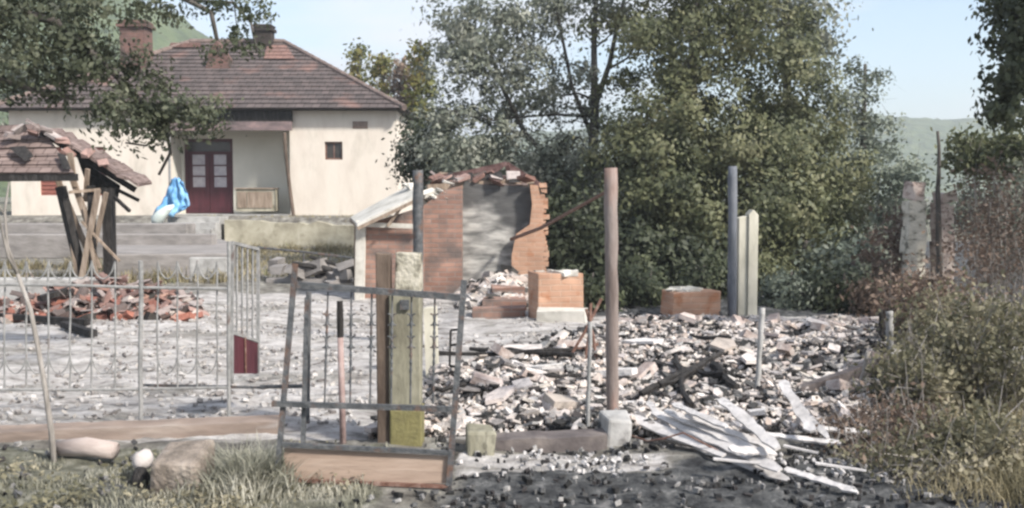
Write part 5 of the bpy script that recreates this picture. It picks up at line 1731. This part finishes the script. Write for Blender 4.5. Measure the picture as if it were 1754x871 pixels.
# grey smoky tree left of centre with dark limbs
def limbs1(m):
    for pl, r in (([(1012, 330), (1020, 200), (1017, 90), (1022, -20)], .10), ([(1020, 180), (1044, 110), (1060, 30), (1078, -30)], .065), ([(1012, 230), (980, 150), (962, 60), (945, -20)], .05), ([(1014, 170), (990, 160), (960, 165)], .03),
                  ([(1040, 120), (1075, 100), (1100, 60)], .03), ([(960, 290), (900, 230), (860, 150), (830, 60)], .07), ([(900, 230), (850, 220), (790, 190)], .04)):
        m.tube([V(px, py, 20.2) for px, py in pl], [r * (1 - .2 * i) for i in range(len(pl))], 7)
b = (V(985, 520, 20.2).x, 20.2, 0)
grow_tree("leafy_tree", "thin smoke-greyed tree with dark forked limbs behind the brick shed", "tree", b,
          [V(985, 430, 20.2), V(1012, 330, 20.2), V(1018, 200, 20.2), V(1018, 60, 20.2)], .2,
          [E(860, 60, 20, 90, 90, 1.3, 42), E(790, 120, 20, 75, 70, 1.1, 28), E(900, 160, 20.2, 85, 75, 1.1, 32), E(800, 220, 19.8, 90, 60, 1.1, 34), E(920, 20, 20.4, 80, 60, 1.2, 24),
           E(900, 280, 19.6, 110, 60, 1.0, 44), E(980, 330, 19.4, 60, 100, .8, 26), E(1010, 250, 20, 50, 90, .9, 16), E(780, 40, 20.2, 50, 50, .8, 12), E(980, 70, 20.4, 60, 110, .9, 14), E(790, 280, 19.4, 90, 50, .8, 26), E(1050, 20, 20.4, 50, 50, .9, 12)],
          LM_grey, M_bark, leaf=.095, clump_r=.34, per_clump=92, seed=8, extra=limbs1)
# paler tree right with a pointed top
b = (V(1470, 520, 20.5).x, 20.5, 0)
grow_tree("leafy_tree", "pale blue-green tree with a pointed top right of the broad green one", "tree", b,
          [V(1470, 400, 20.5), V(1478, 260, 20.5), V(1482, 110, 20.5)], .13,
          [E(1480, 130, 20.4, 28, 35, .5, 9), E(1460, 200, 20.3, 55, 45, .8, 20), E(1500, 240, 20.2, 45, 50, .8, 18), E(1430, 170, 20.3, 25, 25, .5, 5), E(1480, 310, 20, 70, 60, 1, 32), E(1500, 400, 19.8, 60, 70, 1, 30), E(1420, 260, 20.2, 50, 70, .8, 14)],
          LM_blue, M_bark, leaf=.085, clump_r=.30, per_clump=80, seed=9)
# yellow-green conifers behind the house end
for i, (px, top, wd, lab) in enumerate([(614, 78, 34, "slender yellow-green conifer nearest the house roof"), (655, 90, 30, "slender yellow-green conifer, middle one beside the house"), (690, 100, 42, "browner conifer behind the corner of the farmhouse roof"), (720, 70, 36, "yellow-green conifer next to the smoke-greyed tree")]):
    d = 40 - i * 1.5
    bx = V(px, 0, d).x
    blobs = []
    for k in range(9):
        f = k / 8
        blobs.append(E(px, top + 16 + f * 190, d, 6 + wd * (f ** .7), 14, .25 + 1.0 * f ** .8, 3 + int(8 * f)))
    grow_tree("conifer", lab, "tree", (bx, d, gz(bx, d)), [V(px, 300, d), V(px, 200, d), V(px, top, d)], .2, blobs,
              LM_conif if i != 2 else LM_dry, M_bark, leaf=.17, clump_r=.5, per_clump=80, seed=20 + i, group="conifers behind the farmhouse", twigs=False)
# greenery between the house and the shed, dark understorey behind the plot
for i, (px, py, d, rpx, rpy, ry, n, lm, lab) in enumerate([
    (740, 260, 24, 60, 75, 1.0, 50, LM_dark, "dark green bush against the house corner"),
    (965, 420, 17.0, 75, 100, .8, 60, LM_dark, "dark bush behind the larger orange brick stump"),
    (1080, 445, 16.6, 90, 75, .8, 60, LM_dark, "dark bush behind the thick rusty post"),
    (1190, 465, 16.4, 80, 60, .8, 50, LM_dark, "dark bush behind the smaller orange brick stump"),
    (1370, 480, 16.6, 95, 50, .9, 55, LM_green, "low green bush right of the cream concrete post"),
    (1470, 470, 15.6, 80, 60, .9, 50, LM_blue, "blue-green bush at the far right corner of the rubble"),
    (830, 300, 23, 80, 60, 1.0, 50, LM_blue, "smoky blue-green bush behind the brick shed's roof")]):
    c = V(px, py, d)
    grow_tree("bush", lab, "bush", (c.x, d, gz(c.x, d)), [Vector((c.x, d, max(.4, c.z * .5))), Vector((c.x + .1, d, max(.8, c.z)))], .09,
              [E(px, py, d, rpx, rpy, ry, n)], lm, M_bark, leaf=.11, clump_r=.38, per_clump=110, seed=40 + i, twigs=False, group="bushes behind the plot")
for i, (px, py, d, rpx, rpy, lm, lab) in enumerate([
    (1010, 500, 13.6, 60, 40, LM_dark, "low dark undergrowth between the larger stump and the thick rusty post"),
    (1110, 500, 14.2, 60, 40, LM_dark, "low dark undergrowth behind the smaller brick stump's left end"),
    (1350, 505, 14.0, 60, 34, LM_blue, "low grey-green undergrowth right of the cream post"),
    (1440, 505, 13.6, 60, 40, LM_dark, "low dark undergrowth at the back of the rubble's right half"),
    (1520, 520, 12.6, 50, 50, LM_dry, "low scorched undergrowth left of the brush-grown pillars"),
    (1200, 490, 15.0, 80, 40, LM_dark, "low dark undergrowth behind the slate grey post"),
    (1280, 480, 15.6, 80, 40, LM_green, "low olive undergrowth behind the cream post")]):
    c = V(px, py, d)
    grow_tree("bush", lab, "bush", (c.x, d, gz(c.x, d)), [Vector((c.x, d, .2)), Vector((c.x + .05, d, .5))], .04,
              [E(px, py, d, rpx, rpy, .6, 34)], lm, M_bark, leaf=.075, clump_r=.24, per_clump=80, seed=140 + i, twigs=False, group="undergrowth behind the rubble", limb_r=.015)
# far trees in the gap and closing the view behind
far = [(-60, 120, 60, 70), (60, 60, 62, 75), (170, 40, 58, 60), (300, 110, 65, 60), (760, 250, 48, 70), (880, 240, 46, 80), (1000, 260, 44, 80), (1120, 250, 45, 90), (1250, 260, 46, 90), (1370, 290, 48, 80), (1450, 330, 50, 60), (1530, 330, 55, 50), (1640, 300, 50, 60), (1720, 290, 40, 60), (1800, 270, 44, 60)]
fl = ["pale far tree left of the roof chimney", "far tree above the left roof end", "far tree behind the brick chimney", "far tree just right of the brick chimney",
      "far tree behind the house's right corner", "far tree behind the brick shed", "far tree behind the forked limbs", "far tree behind the thick rusty post", "far tree behind the slate post", "far tree behind the cream post",
      "far tree below the pointed tree", "far hazy tree in the gap at right", "far tree above the dark timber post", "far tree above the right brush", "far tree at the right edge above the brush"]
for i, (px, top, d, wd) in enumerate(far):
    c = V(px, top + 110, d)
    grow_tree("far_tree", fl[i], "tree", (c.x, d, gz(c.x, d)), [Vector((c.x, d, c.z * .6)), Vector((c.x, d, c.z + 2))], .2,
              [E(px, top + 70, d, wd, 60, 2.0, 26), E(px, top + 150, d, wd * 1.2, 90, 2.2, 40)], LM_dark if i not in (0, 3, 11) else LM_grey, M_bark, leaf=.26, clump_r=.9, per_clump=75, seed=70 + i, twigs=False, group="far trees behind the plot")

# overhanging tree, upper left, trunk outside the frame
def limbs2(m):
    for pl, r in (([(-420, 120), (-100, -20), (100, 40), (200, 130), (285, 225)], .055), ([(285, 225), (292, 262), (272, 300)], .018), ([(-100, -20), (160, -70), (320, 0), (362, 22), (372, 70)], .04), ([(200, 130), (235, 170), (228, 230)], .022),
                  ([(320, 0), (400, 5), (430, 40), (440, 90)], .016), ([(-420, 120), (-100, 100), (40, 150), (130, 170)], .04), ([(285, 225), (250, 250), (215, 245)], .012), ([(262, 200), (330, 190), (365, 160)], .014)):
        dd = [9.5] * len(pl)
        m.tube([V(px, py, 9.4) for px, py in pl], [r * (1 - .13 * i) for i in range(len(pl))], 7)
b = (V(-420, 700, 9.6).x, 9.6, 0)
grow_tree("overhanging_tree", "tree overhanging the house roof from the upper left, its leaves drooping over the wall", "tree", b,
          [V(-420, 560, 9.6), V(-425, 330, 9.6), V(-420, 120, 9.5), V(-400, -120, 9.5)], .2,
          [E(50, 50, 9.4, 130, 75, .6, 60), E(135, 100, 9.3, 60, 60, .5, 26), E(30, 120, 9.3, 90, 40, .5, 20), E(180, 15, 9.5, 70, 26, .5, 12), E(285, 20, 9.5, 40, 16, .3, 4), E(70, 20, 9.5, 120, 40, .4, 20), E(180, 185, 9.2, 45, 40, .25, 9), E(225, 215, 9.1, 38, 38, .25, 12), E(300, 185, 9.2, 75, 34, .35, 18), E(345, 200, 9.2, 36, 34, .25, 9), E(270, 240, 9.1, 40, 22, .2, 4), E(265, 150, 9.2, 26, 22, .2, 4), E(250, 205, 9.2, 60, 28, .2, 12),
           E(205, 130, 9.3, 30, 40, .3, 7), E(60, 165, 9.3, 70, 26, .3, 8), E(-150, 0, 9.5, 160, 120, .8, 50), E(232, 92, 9.3, 16, 20, .15, 2)],
          LM_over, M_bark, leaf=.055, clump_r=.19, per_clump=52, seed=12, limb_r=.012, extra=limbs2)
b = (V(-300, 700, 7.5).x, 7.5, 0)
grow_tree("overhanging_tree", "dark twig sprays dangling in front of the dark right chimney", "tree", b,
          [V(-300, 300, 7.5), V(-200, -120, 7.5), V(100, -220, 7.5), V(340, -120, 7.5), V(400, -30, 7.5)], .10,
          [E(405, 8, 7.5, 55, 22, .2, 10), E(442, 28, 7.5, 20, 26, .15, 5), E(408, 66, 7.5, 34, 24, .15, 7), E(372, 92, 7.5, 20, 22, .12, 4), E(430, 85, 7.5, 26, 16, .1, 4), E(345, 10, 7.5, 34, 18, .15, 4)],
          LM_dark, M_bark, leaf=.036, clump_r=.09, per_clump=34, seed=14, limb_r=.007)
# overhanging tree at the right edge
b = (V(1930, 700, 10).x, 10.0, 0)
grow_tree("overhanging_tree", "dark-leaved tree reaching in at the upper right edge", "tree", b,
          [V(1925, 500, 10), V(1915, 250, 10), V(1880, 80, 10), V(1860, -80, 10)], .18,
          [E(1760, 40, 9.8, 66, 75, .6, 36), E(1740, 130, 9.7, 44, 60, .5, 22), E(1735, 195, 9.6, 34, 26, .3, 8), E(1830, 100, 10, 90, 140, .8, 60), E(1725, 10, 9.8, 35, 35, .4, 9)],
          LM_dark, M_bark, leaf=.07, clump_r=.19, per_clump=75, seed=15, limb_r=.014)

# sapling in the left foreground
sp0 = G(94, 792)
sap = thing("sapling", tuple(sp0), "thin bare forked sapling before the loop-topped fence", "sapling")
d = sp0.y
m = MB()
m.tube([Vector(sp0) - Vector((0, 0, .1)), V(88, 740, d), V(78, 670, d), V(66, 600, d), V(52, 530, d), V(30, 470, d)], [.019, .018, .016, .015, .014, .012], 8)
m.build("stem", M_palebark, sap, smooth=True, uv=False)
m = MB(); m.tube([V(30, 470, d), V(12, 420, d), V(8, 360, d), V(16, 312, d)], [.012, .010, .008, .005], 6); m.tube([V(30, 470, d), V(14, 440, d - .03), V(2, 390, d - .05), V(-12, 330, d - .1)], [.011, .009, .007, .004], 6)
m.tube([V(8, 370, d), V(-6, 345, d), V(-14, 320, d)], [.006, .005, .003], 5)
m.build("branch", M_palebark, sap, smooth=True, uv=False)

# ------------------------------------------------------------------ brush on the right
def shrub(name, label, px, py, d, rpx, rpy, ry, n, lm, leaf, per, seed, clump=.16, stems=16, cat="shrub", group=None, sm=None):
    c = V(px, py, d)
    z0 = gz(c.x, d)
    t = thing(name, (c.x, d, z0), label, cat, group)
    rng = np.random.default_rng(seed)
    cl, pts = crown_points([E(px, py, d, rpx, rpy, ry, n)], rng, clump, per)
    pts = pts[pts[:, 2] > z0 + .01]
    m = MB()
    for q in cl[:max(stems, 10)]:
        q = Vector(q)
        b0 = Vector((c.x + rng.normal() * .18, d + rng.normal() * .12, z0 - .05))
        mid = b0.lerp(q, .5) + Vector(rng.normal(size=3)) * .06
        m.tube([b0, mid, q, q + Vector((rng.normal() * .09, rng.normal() * .09, abs(rng.normal()) * .18))], [.008, .006, .004, .0015], 5)
    m.build("stems", sm or M_palebark, t, uv=False)
    np_mesh("foliage", leaves_at(pts, leaf, rng), 4, lm, t)
    return t
S = [
 ("scorched brown shrub at the foot of the two pillars", 1600, 520, 9.0, 60, 60, .4, 34, LM_dry, .05, 75, None),
 ("scorched brown shrub left of the pillars", 1530, 430, 14, 40, 80, .5, 34, LM_dry, .08, 55, None),
 ("thin reddish scorched shrub right of the pink pillar", 1710, 400, 10.5, 80, 110, .5, 70, LM_dry, .045, 60, None),
 ("bright green bush under the overhanging right tree", 1700, 262, 13, 75, 36, .6, 34, LM_green, .085, 100, None),
 ("dense pale-leaved shrub at the right edge", 1720, 610, 7.0, 90, 110, .45, 60, LM_bush, .042, 80, None),
 ("green shrub below the cream stone pillar", 1600, 620, 7.4, 80, 70, .4, 50, LM_bush, .042, 75, None),
 ("low brown-tinged shrub at the rubble's lower right corner", 1530, 740, 6.3, 80, 50, .35, 40, LM_dry, .036, 65, None),
 ("low dusty green shrub in the lower right corner", 1680, 760, 5.9, 100, 50, .35, 55, LM_bush, .038, 80, None),
 ("sparse twiggy shrub behind the stubby pale stake", 1560, 560, 9.2, 50, 50, .35, 22, LM_dry, .045, 50, None),
 ("tall twiggy grey shrub behind the right edge", 1740, 370, 12, 60, 110, .5, 34, LM_grey, .07, 60, None),
 ("wide low green-brown shrub spilling over the black ground", 1590, 800, 5.6, 130, 34, .3, 50, LM_bush, .034, 75, None),
 ("middling green shrub right of the dark broken wall", 1560, 660, 6.9, 60, 70, .35, 44, LM_bush, .040, 75, None),
 ("pale bleached shrub just below the scorched brown one", 1650, 560, 8.0, 90, 60, .4, 44, LM_bush, .045, 70, None),
 ("small straggling shrub at the tip of the whitish lath", 1470, 770, 6.0, 60, 34, .3, 20, LM_dry, .034, 45, None),
 ("hazy leafy bush in the gap left of the cream pillar", 1540, 340, 17, 40, 70, .6, 28, LM_blue, .09, 70, None)]
for i, (lab, px, py, d, rx, rz, ry, n, lm, lf, per, g) in enumerate(S):
    shrub("shrub", lab, px, py, d, rx, rz, ry, n, lm, lf, per, 100 + i, clump=.20 if d < 8 else .28, stems=44, group="shrubs on the right")

# ------------------------------------------------------------------ grass
def grass_blades(name, label, n, region, hmin, hmax, material, seed, xr, yr, width=.006, bend=.5, origin=(0, 0, 0), tuft=None):
    rng = np.random.default_rng(seed)
    out = []
    k = 0
    while k < n:
        x, y = rng.uniform(*xr), rng.uniform(*yr)
        dens = region(x, y)
        if rng.random() > dens: continue
        cnt = tuft or 1
        for _ in range(cnt):
            bx, by = x + rng.normal() * .03, y + rng.normal() * .03
            z = gz(bx, by) - .01
            h = rng.uniform(hmin, hmax) * (.5 + .5 * dens)
            a = rng.uniform(0, 6.28)
            dx, dy = math.cos(a), math.sin(a)
            l = h * bend * rng.uniform(.2, 1.3)
            wx, wy = -dy * width * .5, dx * width * .5
            p0 = (bx, by, z)
            p1 = (bx + dx * l * .35, by + dy * l * .35, z + h * .6)
            p2 = (bx + dx * l, by + dy * l, z + h * rng.uniform(.75, 1.0))
            out += [(p0[0] - wx, p0[1] - wy, p0[2]), (p0[0] + wx, p0[1] + wy, p0[2]), (p1[0] + wx * .8, p1[1] + wy * .8, p1[2]), (p1[0] - wx * .8, p1[1] - wy * .8, p1[2]),
                    (p1[0] - wx * .8, p1[1] - wy * .8, p1[2]), (p1[0] + wx * .8, p1[1] + wy * .8, p1[2]), (p2[0] + wx * .15, p2[1] + wy * .15, p2[2]), (p2[0] - wx * .15, p2[1] - wy * .15, p2[2])]
            k += 1
    o = np_mesh(name, np.array(out), 4, material, origin=origin)
    return tag(o, label, "grass", kind="stuff")
LM_grass = leaf_mat("pale_dry_grass", [(0.09, 0.095, 0.065), (0.19, 0.19, 0.145), (0.31, 0.30, 0.24), (0.46, 0.44, 0.37)], patch=2.0, transl=.25)
LM_straw = leaf_mat("straw_grass", [(0.10, 0.09, 0.05), (0.22, 0.19, 0.11), (0.36, 0.31, 0.20), (0.12, 0.14, 0.06)], patch=2.0, transl=.25)
def rg1(x, y):
    c = noise.noise(Vector((x * 2.2, y * 3.0, 1))) * 1.1 + .25
    left = -2.9 < x < -.75
    if not left: return 0
    return max(0, min(1, c + .35 * math.exp(-((x + 1.62) / .4) ** 2))) * (1 - sstep(5.75, 6.15, y))
grass_blades("grass", "pale dry grass tufts in the left foreground", 8000, rg1, .02, .10, LM_grass, 5, (-2.95, -.75), (4.5, 6.15), origin=(-1.8, 5.2, 0), width=.0065)
def rg2(x, y): return .8 * math.exp(-(((x + 1.40) / .17) ** 2 + ((y - 5.25) / .25) ** 2))
grass_blades("tall_grass", "arching straw-pale grass over the brownish block", 1500, rg2, .12, .36, LM_grass, 6, (-2.0, -1.0), (4.7, 5.8), origin=(-1.5, 5.2, 0), width=.008, bend=1.0)
def rg3(x, y): return (sstep(1.9, 2.8, x + (y - 5.2) * -.35)) * max(0, min(1, .65 + noise.noise(Vector((x * 2, y * 2, 3))))) * (1 - sstep(7.4, 8.8, y))
grass_blades("dry_grass", "dry tangled grass under the shrubs on the right", 26000, rg3, .04, .17, LM_straw, 7, (1.6, 5.0), (5.0, 8.8), origin=(3, 6.2, 0), width=.006, bend=.9)
def rg4(x, y): return max(0, .3 + noise.noise(Vector((x * 1.5, y * 1.5, 3)))) * .8
def rg5(x, y):
    return (.9 if (26.2 < y < 26.75 and -8.0 < x < -4.2) or (20.5 < y < 20.95 and x < -7.6) or (24.1 < y < 24.45 and x < -8) or (17.2 < y < 17.7 and x < -5) else .12 if 18 < y < 26 and -7 < x < -2.6 else 0) * max(0, .55 + noise.noise(Vector((x * 1.5, y * 1.5, 6))))
grass_blades("scrub_grass", "straw-coloured scrub grass at the foot of the yellow-stained wall", 7000, rg5, .08, .42, LM_straw, 18, (-11, -2.6), (17.2, 26.8), origin=(-6, 24, 0), width=.02, bend=.8)
grass_blades("verge_grass", "sparse grass on the slope before the house", 3500, rg4, .04, .14, LM_straw, 8, (-10, -2), (18, 28), origin=(-5, 22, 0), width=.02)
# broad-leaved weeds in the left foreground
rng = np.random.default_rng(77)
pts = []
for _ in range(46):
    x, y = rng.uniform(-3.0, -.9), rng.uniform(4.7, 5.9)
    g = rng.normal(size=(70, 3)) * np.array([.09, .09, .03]); g[:, 2] = np.abs(g[:, 2]) + .01
    pts.append(g + np.array([x, y, gz(x, y)]))
tag(np_mesh("weeds", leaves_at(np.concatenate(pts), .032, rng, up=2.0), 4, LM_bush, origin=(-2, 5.2, 0)), "low dusty weeds among the pale foreground grass", "weeds", kind="stuff")

# ------------------------------------------------------------------ thin smoky air
hm = bpy.data.materials.new("haze")
hm.use_nodes = True
nt = hm.node_tree; nt.nodes.clear()
o_ = nt.nodes.new("ShaderNodeOutputMaterial"); pv = nt.nodes.new("ShaderNodeVolumePrincipled")
pv.inputs['Color'].default_value = (0.86, 0.92, 0.97, 1)
pv.inputs['Density'].default_value = 0.0013
pv.inputs['Anisotropy'].default_value = 0.2
nt.links.new(pv.outputs['Volume'], o_.inputs['Volume'])
hz = MB().box((0, 320, 30), (1760, 1100, 64)).build("haze", hm, origin=(0, 0, 0), uv=False)
hz['kind'] = 'stuff'
